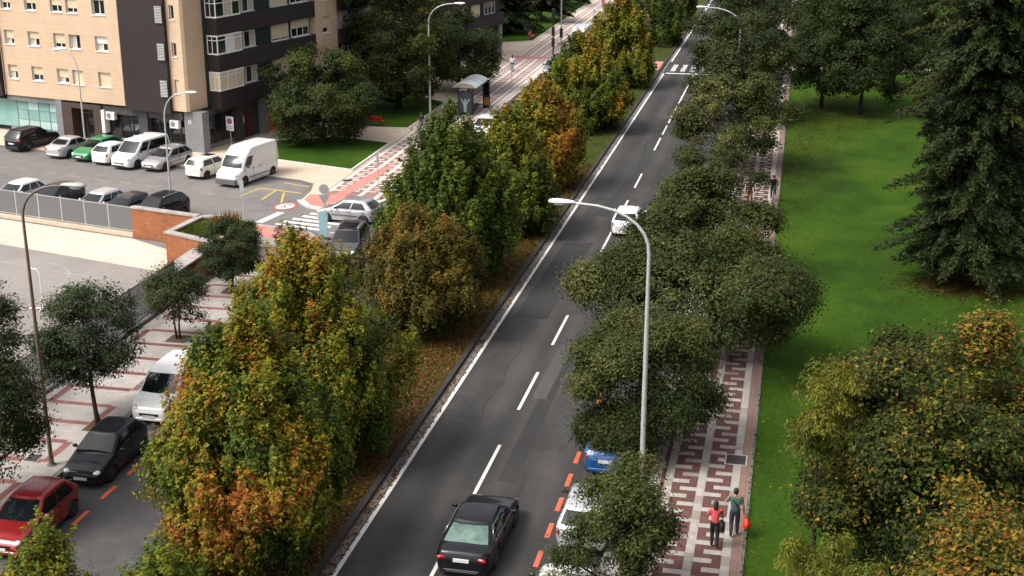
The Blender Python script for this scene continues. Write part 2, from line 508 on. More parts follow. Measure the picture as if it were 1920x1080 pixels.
# kerbs
MB().box(-14.25, -14.02, -20, 420, -0.04, 0.15).build('kerb_median_road', M_KERBD)['kind'] = 'structure'
MB().box(-14.02, -13.70, -20, 420, -0.04, 0.004).build('gutter', M_KERB)['kind'] = 'structure'
MB().box(-18.9, -18.7, -20, 420, -0.04, 0.15).build('kerb_median_service', M_KERB)['kind'] = 'structure'
MB().box(-5.25, -5.0, -20, 420, -0.04, 0.135).build('kerb_right', M_KERB)['kind'] = 'structure'
MB().box(-0.80, -0.70, -20, 420, -0.04, 0.13).build('kerb_lawn', M_KERB)['kind'] = 'structure'

# pavements
pav_r = sheet('pavement_right', rect(-5.0, -0.80, -20, 420), 0.12, M_REDPAVE, base=-0.05)
near_poly = [(-26.0, -10), (-26.0, 69), (-26.7, 72.6), (-28.2, 74.4), (-30.5, 75.2), (-33.1, 75.7), (-33.2, 70.2), (-30.0, 69.4), (-30.35, 60), (-30.9, -10)]
pav_n = sheet('pavement_school', near_poly, 0.12, M_CREAMNEAR, base=-0.05)
far_poly = [(-31.7, 81.6), (-30.6, 80.2), (-29.4, 79.7), (-27.8, 80.1), (-26.5, 81.5), (-25.9, 83.6), (-25.9, 420), (-140, 420), ST(-95, -4.2), ST(-6, -4.2), ST(10, -3.9), (-33.6, 86.7), (-32.4, 85.9), (-31.9, 84)]
pav_f = sheet('pavement_plaza', far_poly, 0.12, M_BEIGE, base=-0.05)
comb = sheet('pavement_comb', [(-30.75, 84.0), (-29.6, 80.6), (-28.0, 80.8), (-26.1, 83.2), (-26.1, 420), (-30.75, 420)], 0.124, M_FARPAVE, base=0.06)


def kerbline(name, pts, w, z, m):
    b = MB()
    for (x0, y0), (x1, y1) in zip(pts, pts[1:]):
        d = Vector((x1 - x0, y1 - y0)).normalized()
        n = Vector((-d.y, d.x)) * (w / 2)
        e = d * (w * 0.35)
        b.prism([(x0 - e.x - n.x, y0 - e.y - n.y), (x1 + e.x - n.x, y1 + e.y - n.y), (x1 + e.x + n.x, y1 + e.y + n.y), (x0 - e.x + n.x, y0 - e.y + n.y)], -0.05, z)
        z += 0.0015
    o = b.build(name, m)
    o['kind'] = 'structure'
    return o


kerbline('kerb_school', near_poly[0:6], 0.22, 0.128, M_KERB)
kerbline('kerb_plaza_corner', [ST(-60, -4.2), ST(-6, -4.2), ST(10, -3.9)] + [far_poly[11], far_poly[12], far_poly[13], far_poly[0]], 0.22, 0.128, M_KERB)
kerbline('kerb_plaza_road', far_poly[0:7], 0.26, 0.131, M_KERBW)

# --- comb paving: cream bands and teeth are single slabs
random.seed(5)
slab_tooth = MB().box(-0.297, 0.297, -0.146, 0.146, -0.03, 0).mesh('paving_slab', M_CREAM)
slab_band = MB().box(-0.147, 0.147, -0.297, 0.297, -0.03, 0).mesh('paving_slab', M_CREAM)
RB = [-3.69, -2.49, -1.29]          # band centres of the right-hand pavement
_slabv = {}
def slab(me, x, y, z, parent):
    # one slab in five is an older or newer one of another tone
    if random.random() < 0.22:
        v = _slabv.get(me.name)
        if v is None:
            v = me.copy()
            old = me.materials[0]
            nm = old.copy()
            nm.name = old.name + '_worn'
            for nd in nm.node_tree.nodes:
                if nd.type == 'VALTORGB':
                    for e in nd.color_ramp.elements:
                        e.color = (e.color[0] * .74, e.color[1] * .72, e.color[2] * .69, 1)
            v.materials[0] = nm
            _slabv[me.name] = v
        me = v
    o = link('paving_slab', me, parent, (x, y, z + random.uniform(-.0015, .0015)))
    return o
yy = 33.0
while yy < 58:
    for bx in RB:
        slab(slab_band, bx, yy, 0.126, pav_r)
    yy += 0.6
yy = 33.0
k = 0
while yy < 112:
    for bx in RB[:2]:
        off = 0.2 if bx < -3 else 0.5
        slab(slab_tooth, bx + 0.15 + 0.30, yy + off, 0.1262, pav_r)
        slab(slab_tooth, bx + 1.05 - 0.30, yy + off + 0.6, 0.1262, pav_r)
    yy += 1.2
b = MB()
for bx in RB:
    b.box(bx - .15, bx + .15, 58.0, 420, 0.09, 0.126)
yy = 112.0
while yy < 230:
    for bx in RB[:2]:
        b.box(bx + .15, bx + .75, yy, yy + .3, 0.09, 0.1258)
        b.box(bx + .45, bx + 1.05, yy + .6, yy + .9, 0.09, 0.1258)
    yy += 1.2
b.build('paving_slabs_far', M_CREAM, pav_r)['kind'] = 'stuff'
MB().box(-1.13, -0.80, -20, 420, 0.09, 0.127).build('edge_strip', ground_mat('pink_brown_strip', [(0.3, (0.16, 0.10, 0.08)), (0.7, (0.25, 0.16, 0.13))], tile=(0.3, 0.6, 0.01, 0.9, 0.6)), pav_r)
MB().box(-5.0, -4.0, -20, 420, 0.09, 0.1265).build('tree_strip', M_CREAM, pav_r)

tooth_f = MB().box(-0.297, 0.297, -0.146, 0.146, -0.03, 0).mesh('paving_slab', M_CREAMFAR)
LB = [-30.5, -29.3, -28.1, -26.9]
b = MB()
for i, bx in enumerate(LB):
    b.box(bx - .16, bx + .16, (84.2, 81.4, 81.2, 82.2)[i], 420, 0.09, 0.1275)
yy = 84.6
n = 0
while yy < 260:
    for bx in LB[:3]:
        for dx, dy in ((0.46, 0.0), (0.74, 0.6)):
            if n < 290:
                slab(tooth_f, bx + dx, yy + dy, 0.1272, comb)
                n += 1
            else:
                b.box(bx + dx - .3, bx + dx + .3, yy + dy - .15, yy + dy + .15, 0.09, 0.127)
    yy += 1.2
b.box(-26.6, -26.1, 83.6, 420, 0.09, 0.1268)
b.build('paving_slabs_far', M_CREAMFAR, comb)['kind'] = 'stuff'
sheet('tactile_strip', [(-31.4, 81.7), (-30.5, 80.45), (-29.4, 80.0), (-28.3, 80.2), (-28.6, 81.6), (-29.0, 83), (-28.3, 92), (-29.15, 92), (-29.9, 83.2), (-31.5, 83.0)], 0.133, M_PINK, base=0.08)
sheet('tactile_strip_crossing', rect(-30.9, -25.95, 145.5, 147.5), 0.133, M_PINK, base=0.08)
sheet('tactile_strip_median', rect(-18.7, -14.3, 140.6, 146.6), 0.137, M_PINK, base=0.08)
sheet('tactile_strip_school', [(-32.9, 75.2), (-30.4, 74.7), (-28.4, 73.9), (-27.2, 72.6), (-27.6, 71.2), (-29.5, 72.2), (-32.6, 73.6)], 0.129, M_PINK, base=0.08)

# --- meander of red-brown slabs along the school pavement
ys = 31.0
i = 0
hor = MB().box(-1.30, 1.30, -0.15, 0.15, -0.03, 0).mesh('paving_slab', M_STROKE)
ver = MB().box(-0.15, 0.15, -0.90, 0.90, -0.03, 0).mesh('paving_slab', M_STROKE)
while ys < 71:
    slab(hor, -28.45, ys, 0.1255, pav_n)
    if ys < 69:
        slab(ver, -29.9 if i % 2 else -27.0, ys + 0.9, 0.1275, pav_n)
    ys += 1.8
    i += 1

# --- lawns of the plaza
lawn1 = [(-40.6, 98.4), (-38.2, 92.5), (-31.0, 90.3), (-31.0, 99.8), (-36.0, 101.2)]
lawn2 = [(-44.0, 113.5), (-36.0, 105.4), (-31.2, 105.6), (-31.2, 117.5), (-38.0, 124.0)]
lawn3 = [(-35.5, 156.5), (-31.3, 159.5), (-30.95, 320), (-80, 320), (-70, 175)]
for nm, pl in (('lawn_tree', lawn1), ('lawn_benches', lawn2), ('lawn_cedars', lawn3)):
    sheet(nm, pl, 0.20, M_LAWN, base=0.0)
    kerbline('kerb_' + nm, pl + [pl[0]], 0.18, 0.215, M_KERBW)
# park path and bare soil rings under the park trees
sheet('park_path', [(-0.7, 143.2), (60, 150.5), (60, 153), (-0.7, 145.6)], 0.105, M_BEIGE, base=0.02)

# --- road markings
def marking(name, x0, x1, y0, y1, m=M_WHITE, z=0.006, parent=None):
    return MB().box(x0, x1, y0, y1, -0.02, z).build(name, m, parent)
road = bpy.data.objects['road']
serv = bpy.data.objects['service_street']
lot = bpy.data.objects['car_park']
marking('edge_line', -13.66, -13.50, -20, 139.4, parent=road)
marking('edge_line', -13.66, -13.50, 147.6, 420, parent=road)
y = 47.1 - 7.85 * 4
while y < 101:
    marking('lane_dash', -10.56, -10.43, y - 4.3, y, parent=road)
    y += 7.85
for ya, yb in ((102.2, 106.9), (108.3, 112.1), (113.2, 116.6), (117.7, 121.1)):
    marking('lane_dash', -10.56, -10.43, ya, yb, parent=road)
marking('lane_line', -10.56, -10.43, 122.3, 138.8, parent=road)
marking('stop_line', -13.4, -5.3, 139.4, 139.85, parent=road)
for kx in range(8):
    marking('crossing_bar', -13.1 + kx * 1.0, -12.6 + kx * 1.0, 141.0, 145.6, M_WORN, parent=road)
y = 148.5
while y < 230:
    marking('lane_dash', -10.56, -10.43, y, y + 3.8, parent=road)
    y += 7.85
y = 34.2
while y < 128:
    marking('parking_dash', -7.42, -7.25, y, y + 1.06, M_ORANGE, parent=road)
    y += 1.98
y = 29.64
while y < 66:
    marking('parking_dash', -23.61, -23.44, y, y + 1.05, M_ORANGE, 0.007, parent=serv)
    y += 2.0
y = 86.0
while y < 200:
    marking('parking_dash', -23.61, -23.44, y, y + 1.05, M_FADED, 0.007, parent=serv)
    y += 4.0
for k in range(3):
    marking('bus_stop_bar', -25.6, -24.0, 121.5 + k * 1.5, 122.1 + k * 1.5, M_YELLOW, 0.007, parent=serv)
# repairs in the carriageway
sheet('asphalt_repair', [(-13.1, 62), (-11.4, 62), (-11.2, 76), (-12.9, 75.5)], 0.0035, M_PATCH, base=-0.02, parent=road)
sheet('asphalt_repair', [(-10.2, 52), (-9.6, 52), (-9.5, 58.5), (-10.1, 58.6)], 0.0035, M_PATCH2, base=-0.02, parent=road)
sheet('asphalt_repair', [(-12.2, 82), (-11.2, 82), (-10.7, 95), (-11.3, 106), (-11.6, 106), (-11.0, 95)], 0.0035, M_PATCH, base=-0.02, parent=road)
sheet('asphalt_repair', [(-9.9, 44), (-9.2, 44), (-9.3, 57), (-9.9, 56)], 0.0033, M_PATCH, base=-0.02, parent=road)
# junction: zebra, stop line, give-way triangle, round speed mark
for k in range(7):
    x0 = -31.2 + 0.35 * k * 0.9
    sheet('crossing_bar', [(x0, 75.75 + k * .72), (x0 + 3.3, 75.05 + k * .72), (x0 + 3.3, 75.45 + k * .72), (x0, 76.15 + k * .72)], 0.004, M_WHITE, base=-0.03, parent=lot)
sheet('stop_line', [(-32.6, 76.0), (-32.1, 75.9), (-31.6, 78.6), (-32.1, 78.7)], 0.004, M_WHITE, base=-0.03, parent=lot)
sheet('give_way_line', [(-27.2, 74.6), (-24.3, 75.0), (-24.3, 75.25), (-27.2, 74.85)], 0.010, M_WORN, base=-0.03, parent=lot)
sheet('give_way_line', [(-26.4, 74.4), (-24.3, 72.2), (-24.0, 72.5), (-26.1, 74.7)], 0.009, M_WORN, base=-0.03, parent=lot)
for k in range(5):
    sheet('arrow_bar', [(-24.9 + k * .22, 72.9 - k * .65), (-23.4 + k * .1, 73.3 - k * .65), (-23.4 + k * .1, 73.6 - k * .65), (-24.9 + k * .22, 73.2 - k * .65)], 0.008, M_WORN, base=-0.03, parent=serv)
for s0, t0, s1, t1 in ((11.0, -6.6, 14.3, -6.6), (11.0, -6.6, 11.0, -9.0), (12.3, -6.6, 12.9, -9.2), (13.2, -7.0, 14.6, -9.4), (11.6, -4.6, 15.0, -5.0)):
    a, c = Vector(ST(s0, t0)), Vector(ST(s1, t1))
    d = (c - a).normalized(); nn = Vector((-d.y, d.x)) * 0.07
    sheet('yellow_line', [tuple(a - nn), tuple(c - nn), tuple(c + nn), tuple(a + nn)], 0.003 + 0.001 * random.random(), M_YELLOW, base=-0.03, parent=lot)
for k in range(12):
    s0 = -15.0 + k * 2.3
    a, c = Vector(ST(s0, -9.4)), Vector(ST(s0 + 1.1, -9.5))
    sheet('faded_bay_mark', [tuple(a), tuple(c), (c.x, c.y + .16), (a.x, a.y + .16)], 0.002, M_FADED, base=-0.03, parent=lot)
# round speed mark with the numerals 30
sp = empty('speed_mark', (-32.15, 80.15, 0.0), math.radians(-13), 'round white speed mark with red ring and 30 painted on the asphalt', 'road marking')
def disc(r0, r1, ky, z, n=28):
    b = MB()
    for k in range(n):
        a0, a1 = 2 * PI * k / n, 2 * PI * (k + 1) / n
        q = [(r0 * math.cos(a0), r0 * ky * math.sin(a0), z), (r1 * math.cos(a0), r1 * ky * math.sin(a0), z), (r1 * math.cos(a1), r1 * ky * math.sin(a1), z), (r0 * math.cos(a1), r0 * ky * math.sin(a1), z)]
        b.add(q, [(0, 1, 2, 3)])
    return b
disc(0.0, 0.60, 1.35, 0.005).build('white_disc', M_WHITE, sp)
disc(0.56, 0.74, 1.35, 0.008).build('red_ring', M_REDP, sp)
def text_obj(name, body, size, m, parent, loc, rot, sx=1.0):
    c = bpy.data.curves.new(name, 'FONT')
    c.body = body
    c.size = size
    c.align_x = 'CENTER'
    c.align_y = 'CENTER'
    c.extrude = 0.001
    c.materials.append(m)
    o = bpy.data.objects.new(name, c)
    COL.objects.link(o)
    me = bpy.data.meshes.new_from_object(o)
    bpy.data.objects.remove(o)
    o = link(name, me, parent, loc)
    o.rotation_euler = rot
    o.scale = (sx, 1, 1)
    return o
text_obj('numerals', '30', 0.75, M_BLACKP, sp, (0, 0, 0.012), (0, 0, PI / 2), 1.6)

# manhole covers and gratings
def cover(name, x, y, w, l, label, z=0.13):
    o = MB().box(x - w / 2, x + w / 2, y - l / 2, y + l / 2, z - 0.08, z).build(name, mat('cast_iron', (0.045, 0.04, 0.037), 0.7, 0.3, var=0.3, vscale=8, bump=0.6, bscale=60))
    f = MB()
    e = 0.06
    f.box(x - w / 2 - e, x + w / 2 + e, y - l / 2 - e, y - l / 2, z - .08, z + .002)
    f.box(x - w / 2 - e, x + w / 2 + e, y + l / 2, y + l / 2 + e, z - .08, z + .002)
    f.box(x - w / 2 - e, x - w / 2, y - l / 2, y + l / 2, z - .08, z + .002)
    f.box(x + w / 2, x + w / 2 + e, y - l / 2, y + l / 2, z - .08, z + .002)
    f.build('frame', M_COPE, o)
    return tag(o, label, 'manhole cover')
cover('manhole_cover', -1.36, 47.4, 0.72, 0.8, 'square dark manhole cover beside the lawn edge ahead of the walking pair')
cover('manhole_cover', -27.6, 42.0, 0.5, 0.6, 'small dark cover in the pavement beside the tall bronze lamp post')
mh = MB().lathe([(0.36, 0.08), (0.36, 0.134), (0.0, 0.136)], 20, c=(-30.3, 87.3, 0)).build('manhole_cover', MATS['cast_iron'])
tag(mh, 'round dark manhole cover in the pale pavement by the lawn corner', 'manhole cover')

mh = MB().lathe([(0.34, -.02), (0.34, 0.006), (0.0, 0.008)], 20, c=(-12.0, 53.2, 0)).build('manhole_cover', MATS['cast_iron'])
tag(mh, 'round iron cover in the lane by the white edge line', 'manhole cover')
mh = MB().lathe([(0.34, -.02), (0.34, 0.006), (0.0, 0.008)], 20, c=(-8.9, 62.5, 0)).build('manhole_cover', MATS['cast_iron'])
tag(mh, 'round iron cover in the lane beside the widest oak', 'manhole cover')
for gy in (40.5, 58.0, 79.0):
    gg = MB()
    gg.box(-13.98, -13.74, gy, gy + .5, -.03, .006)
    go_ = gg.build('drain_grating', MATS['cast_iron'], bpy.data.objects['gutter'])
def seam(pts, w, z):
    b = MB()
    for i, ((x0, y0), (x1, y1)) in enumerate(zip(pts, pts[1:])):
        d = Vector((x1 - x0, y1 - y0)).normalized(); nn = Vector((-d.y, d.x)) * (w / 2)
        b.add([(x0 - nn.x, y0 - nn.y, z), (x1 - nn.x, y1 - nn.y, z), (x1 + nn.x, y1 + nn.y, z), (x0 + nn.x, y0 + nn.y, z)], [(0, 1, 2, 3)])
    b.build('tar_seam', mat('tar_sealant', (0.012, 0.012, 0.012), .5), road)
rs_ = random.Random(12)
for x0, y0, y1 in ((-11.9, 44, 62), (-8.3, 50, 78), (-9.0, 30, 44), (-12.6, 78, 100), (-8.6, 88, 120)):
    pts = [(x0 + .12 * math.sin(q * 1.7) + rs_.uniform(-.06, .06), y0 + (y1 - y0) * q / 16) for q in range(17)]
    seam(pts, .022, .0042)
for y0 in (49.5, 66.0, 86.0):
    pts = [(-13.4 + q * .5, y0 + rs_.uniform(-.12, .12)) for q in range(12)]
    seam(pts, .02, .0045)

# school yard
sheet('school_yard', [(-80, 20), (-30.9, 20), (-30.35, 60), (-31.3, 67.2), ST(11.4, -20.3), ST(-60, -20.3)], 0.02, M_YARD)
court = sheet('sports_court', [(-80, 15), (-31.2, 15), (-30.9, 60), (-33.7, 65.25), (-45.4, 68.3), (-80, 77)], 0.03, M_COURT)
def line_strip(name, pts, w, z, m, parent):
    b = MB()
    for (x0, y0), (x1, y1) in zip(pts, pts[1:]):
        d = Vector((x1 - x0, y1 - y0)).normalized(); nn = Vector((-d.y, d.x)) * (w / 2)
        b.add([(x0 - nn.x, y0 - nn.y, z), (x1 - nn.x, y1 - nn.y, z), (x1 + nn.x, y1 + nn.y, z), (x0 + nn.x, y0 + nn.y, z)], [(0, 1, 2, 3)])
    return b.build(name, m, parent)
line_strip('court_line', [(-47, 66.0), (-35.6, 63.2)], 0.06, 0.035, M_FAINT, court)
line_strip('court_line', [(-36.2, 65.0), (-38.2, 56.5), (-39.8, 50)], 0.07, 0.036, M_FAINT, court)
line_strip('court_line', [(-41.5 + 3.6 * math.cos(a), 62 + 3.6 * math.sin(a)) for a in [(-0.9 + 0.12 * k) for k in range(28)]], 0.06, 0.037, M_FAINT, court)

# ================================================================== TREES
GREEN = dict(
    hornbeam=[(0.0, (0.030, 0.052, 0.007)), (0.30, (0.060, 0.092, 0.009)), (0.50, (0.125, 0.145, 0.012)), (0.68, (0.23, 0.190, 0.016)), (0.84, (0.29, 0.135, 0.017)), (1.0, (0.25, 0.070, 0.016))],
    olive=[(0.0, (0.028, 0.034, 0.007)), (0.35, (0.062, 0.060, 0.009)), (0.6, (0.145, 0.095, 0.013)), (0.8, (0.23, 0.110, 0.015)), (1.0, (0.26, 0.095, 0.016))],
    litter=[(0.0, (0.050, 0.026, 0.010)), (0.5, (0.120, 0.052, 0.015)), (0.85, (0.20, 0.085, 0.020)), (1.0, (0.30, 0.16, 0.03))],
    oak=[(0.0, (0.011, 0.018, 0.004)), (0.45, (0.027, 0.039, 0.007)), (0.75, (0.058, 0.068, 0.014)), (1.0, (0.125, 0.118, 0.034))],  # pale end paints grey-green highlights into the evergreen leaves
    oakdark=[(0.0, (0.015, 0.024, 0.008)), (0.5, (0.030, 0.045, 0.013)), (0.8, (0.055, 0.066, 0.020)), (1.0, (0.13, 0.075, 0.03))],
    dark=[(0.0, (0.016, 0.026, 0.006)), (0.5, (0.032, 0.048, 0.009)), (0.8, (0.060, 0.072, 0.013)), (1.0, (0.10, 0.088, 0.016))],
    conifer=[(0.0, (0.005, 0.008, 0.003)), (0.5, (0.014, 0.024, 0.005)), (0.85, (0.030, 0.042, 0.008)), (1.0, (0.060, 0.058, 0.011))],
    maple=[(0.0, (0.016, 0.027, 0.005)), (0.40, (0.032, 0.046, 0.007)), (0.60, (0.072, 0.074, 0.010)), (0.78, (0.17, 0.125, 0.012)), (0.92, (0.27, 0.165, 0.016)), (1.0, (0.24, 0.08, 0.02))],
    lime=[(0.0, (0.028, 0.046, 0.006)), (0.5, (0.085, 0.10, 0.010)), (0.8, (0.16, 0.15, 0.015)), (1.0, (0.22, 0.17, 0.02))],
)


def ramp_cols(pal, a):
    xs = [p for p, c in pal]
    return np.stack([np.interp(a, xs, [c[i] for p, c in pal]) for i in range(3)], 1)


def snoise(rng, k=7, f=1.0):
    D = rng.normal(size=(k, 3)) * f
    ph = rng.random(k) * 6.283
    return lambda p: np.sin(p @ D.T + ph).mean(1) * 1.6


def unit(v):
    return v / np.maximum(np.linalg.norm(v, axis=1, keepdims=True), 1e-9)


def leaf_mesh(name, P, Nn, T, size, cols, m, aspect=0.62, tri=False):
    n = len(P)
    T = unit(T - Nn * (T * Nn).sum(1, keepdims=True))
    Bv = np.cross(Nn, T)
    s = size[:, None]
    k = 3 if tri else 4
    V = np.empty((n, k, 3), np.float32)
    if tri:
        V[:, 0] = P - T * s * 0.5 + Bv * s * 0.5 * aspect
        V[:, 1] = P + T * s * 0.62 + Nn * s * 0.08
        V[:, 2] = P - T * s * 0.5 - Bv * s * 0.5 * aspect
    else:
        V[:, 0] = P - T * s * 0.5
        V[:, 1] = P + Bv * s * 0.5 * aspect + Nn * s * 0.10
        V[:, 2] = P + T * s * 0.5
        V[:, 3] = P - Bv * s * 0.5 * aspect + Nn * s * 0.10
    me = bpy.data.meshes.new(name)
    me.vertices.add(n * k)
    me.vertices.foreach_set('co', V.ravel())
    me.loops.add(n * k)
    me.loops.foreach_set('vertex_index', np.arange(n * k, dtype=np.int32))
    me.polygons.add(n)
    me.polygons.foreach_set('loop_start', np.arange(0, n * k, k, dtype=np.int32))
    me.polygons.foreach_set('loop_total', np.full(n, k, np.int32))
    at = me.color_attributes.new('Col', 'FLOAT_COLOR', 'POINT')
    c4 = np.ones((n, k, 4), np.float32)
    c4[:, :, :3] = cols[:, None, :]
    at.data.foreach_set('color', c4.ravel())
    me.materials.append(m)
    me.update()
    me.validate()
    return me


def profile(kind, h):
    if kind == 'egg':
        return np.sin(PI * np.clip(0.10 + 0.90 * h, 0, 1) ** 0.85) ** 0.62
    if kind == 'ovoid':
        return np.sin(PI * np.clip(0.12 + 0.88 * h, 0, 1) ** 0.82) ** 0.62 * (1.08 - 0.34 * h)
    if kind == 'spire':
        return np.clip(np.sin(PI * np.clip(0.14 + 0.86 * h, 0, 1) ** 0.75), 0, 1) ** 0.7
    if kind == 'flat':
        return np.clip(1 - np.abs(2 * h - 0.9) ** 2.6, 0, 1) ** 0.5
    return np.sqrt(np.clip(1 - (2 * h - 1) ** 2, 0, 1)) ** 0.8


def crown(seed, R, z0, z1, n, leaf, prof='round', style='clump', pal='oak', autumn=0.2, asp=1.0, m=None, lump=0.22, open_=0.0, hgrad=0.25, cl=0.5, patch=0.35, bough=0.36, tri=None, pf=0.8, lv=0.11):
    tri = True
    n = int(n * (2.15 if leaf < 0.165 else 1.3))
    leaf = leaf * (0.72 if leaf < 0.165 else 0.88)
    rng = np.random.default_rng(seed)
    H = z1 - z0
    per = 46 if style != 'droop' else 170
    nc = max(30, n // per)
    lumpf = snoise(rng, 8, 1.9)
    patchf = snoise(rng, 7, pf)
    def place(m, lo, pw):
        h = rng.random(m * 4)
        h = h[rng.random(m * 4) < (profile(prof, h) + 0.06)][:m]
        ang = rng.random(len(h)) * 2 * PI
        rho = lo + (1.02 - lo) * rng.random(len(h)) ** pw
        dirv = np.stack([np.cos(ang), np.sin(ang), h * H / max(R, .1)], 1)
        lf = 1 + lump * lumpf(dirv * np.array([1.3, 1.3, 1.0]))
        rr = rho * R * profile(prof, h) * lf
        return h, rho, np.stack([rr * np.cos(ang), rr * np.sin(ang) * asp, z0 + h * H], 1)
    # boughs: the crown is a set of separate leafy masses with gaps between them
    rb0 = bough * (R * 0.5 + 0.6)
    nb = int(np.clip((1.5 if style == 'spire' else 1.3) * (R * H * 4.5) / (rb0 * rb0 * 3.0), 14, 300))
    hb_, rhb, Bc = place(nb, 0.45, 0.55)
    nb = len(hb_)
    Br = rb0 * rng.uniform(0.55, 1.35, nb)
    wgt = Br ** 2
    bi = rng.choice(nb, nc, p=wgt / wgt.sum())
    midv = np.array([0, 0, z0 + 0.36 * H])
    bout = unit(Bc - midv)
    bd = unit(rng.normal(size=(nc, 3)) + bout[bi] * 0.75 + np.array([0, 0, 0.45]))
    stretch = np.array([0.85, 0.85, 1.3]) if style == 'spire' else np.array([1.0, 1.0, 0.72])
    C = Bc[bi] + bd * stretch * (Br[bi] * rng.random(nc) ** 0.38)[:, None]
    nin = int(nc * (0.24 if style == 'spire' else 0.14))
    hi_, ri_, Ci = place(nin, 0.1, 0.8)
    C[:len(Ci)] = Ci
    bd[:len(Ci)] = unit(Ci - midv)
    C[:, 2] = np.maximum(C[:, 2], z0 * 0.75)
    h = np.clip((C[:, 2] - z0) / H, 0, 1)
    rho = np.clip(np.hypot(C[:, 0], C[:, 1]) / R, 0, 1.1)
    out = unit(bd * 0.75 + unit(C - midv) * 0.45)
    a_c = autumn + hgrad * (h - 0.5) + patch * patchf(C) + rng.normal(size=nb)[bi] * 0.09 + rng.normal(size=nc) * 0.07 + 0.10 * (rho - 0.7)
    ms = rng.integers(int(per * 0.7), int(per * 1.3), nc)
    idx = np.repeat(np.arange(nc), ms)
    N = len(idx)
    up = np.array([0, 0, 1.0])
    g = rng.normal(size=(N, 3))
    if style == 'spire':
        ax = unit(out * 0.42 + up * 1.0 + rng.normal(size=(nc, 3)) * 0.22)
        L = rng.uniform(0.6, 1.35, nc)
        tau = rng.random(N)
        P = C[idx] + ax[idx] * (L[idx] * (tau - 0.35))[:, None] + g * (cl * 0.30 * (1.05 - 0.85 * tau))[:, None]
    elif style == 'droop':
        L = rng.uniform(0.30, 0.5, nc)
        q = unit(np.stack([g[:, 0], g[:, 1], np.abs(g[:, 2]) * 0.45], 1))
        P = C[idx] + q * (L[idx] * rng.random(N) ** 0.5)[:, None]
        P[:, 2] -= 1.3 * ((P[:, :2] - C[idx, :2]) ** 2).sum(1)
    else:
        sz = rng.uniform(0.7, 1.35, nc) * cl
        P = C[idx] + g * sz[idx][:, None] * np.array([0.42, 0.42, 0.30])
    loc = unit(P - C[idx] + 1e-6)
    Nn = unit(out[idx] * 0.75 + loc * 0.2 + up * 0.5 + rng.normal(size=(N, 3)) * 0.42)
    if style == 'droop':
        T = unit(loc * np.array([1, 1, 0]) + np.array([0, 0, -0.5]) + rng.normal(size=(N, 3)) * 0.35)
        Nn = unit(loc * np.array([1, 1, 0.2]) + up * 0.8 + rng.normal(size=(N, 3)) * 0.3)
    else:
        T = unit(rng.normal(size=(N, 3)) + out[idx] * 0.5 - up * 0.3)
    size = leaf * rng.uniform(0.65, 1.35, N)
    a = np.clip(a_c[idx] + rng.normal(size=N) * lv, 0, 1)
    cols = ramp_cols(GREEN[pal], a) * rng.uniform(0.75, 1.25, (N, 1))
    me = leaf_mesh('crown', P, Nn, T, size, np.clip(cols, 0.003, 0.6), m or M_LEAF, (0.62 if not tri else 0.72) if style != 'droop' else 0.42, tri)
    return me, C, rho


def conifer_crown(seed, R, z0, z1, n, leaf, pal='conifer', rag=0.25, pw=0.8, autumn=0.5):
    rng = np.random.default_rng(seed)
    H = z1 - z0
    nb = max(60, n // 110)
    h = np.clip(1 - np.sqrt(1 - rng.random(nb) * 0.985), 0, 1)
    ang = rng.random(nb) * 2 * PI
    ln = R * np.maximum((1 - h) ** pw * (1 + rag * rng.normal(size=nb)), 0.06)
    ms = np.maximum((110 * ln / R * 1.6).astype(int), 14)
    idx = np.repeat(np.arange(nb), ms)
    N = len(idx)
    # each branch carries side sprays; leaves sit in tufts along it
    tq = rng.random(N) ** 0.65
    tau = np.clip(np.round(tq * 9) / 9 + rng.normal(size=N) * 0.035, 0, 1.05)
    rad = ln[idx] * tau
    sg = rng.normal(size=N)
    side = sg * 0.20 * ln[idx] * (1.08 - tau) * 0.9 + rng.normal(size=N) * 0.06
    drp = (0.14 - 0.20 * tau * tau) * ln[idx] - np.abs(side) * 0.15 - rng.random(N) * 0.12
    ca, sa = np.cos(ang[idx]), np.sin(ang[idx])
    P = np.stack([rad * ca - side * sa, rad * sa + side * ca, z0 + h[idx] * H + drp + rng.normal(size=N) * 0.09], 1)
    P[:, 2] = np.maximum(P[:, 2], 0.25)
    T = unit(np.stack([ca, sa, -0.25 * np.ones(N)], 1) + rng.normal(size=(N, 3)) * 0.6)
    Nn = unit(np.array([0, 0, 0.8]) + 0.5 * np.stack([ca, sa, 0 * ca], 1) + rng.normal(size=(N, 3)) * 0.5)
    a = np.clip(autumn * (0.5 + 0.7 * tau) + rng.normal(size=N) * 0.13 + rng.normal(size=nb)[idx] * 0.12, 0, 1)
    cols = ramp_cols(GREEN[pal], a) * rng.uniform(0.75, 1.25, (N, 1))
    size = leaf * rng.uniform(0.7, 1.5, N)
    C = np.stack([ln * 0.8 * np.cos(ang), ln * 0.8 * np.sin(ang), z0 + h * H - 0.1 * ln], 1)
    return leaf_mesh('crown', P, Nn, T, size, np.clip(cols, 0.003, 0.6), M_LEAFD, 0.42, True), C, tau


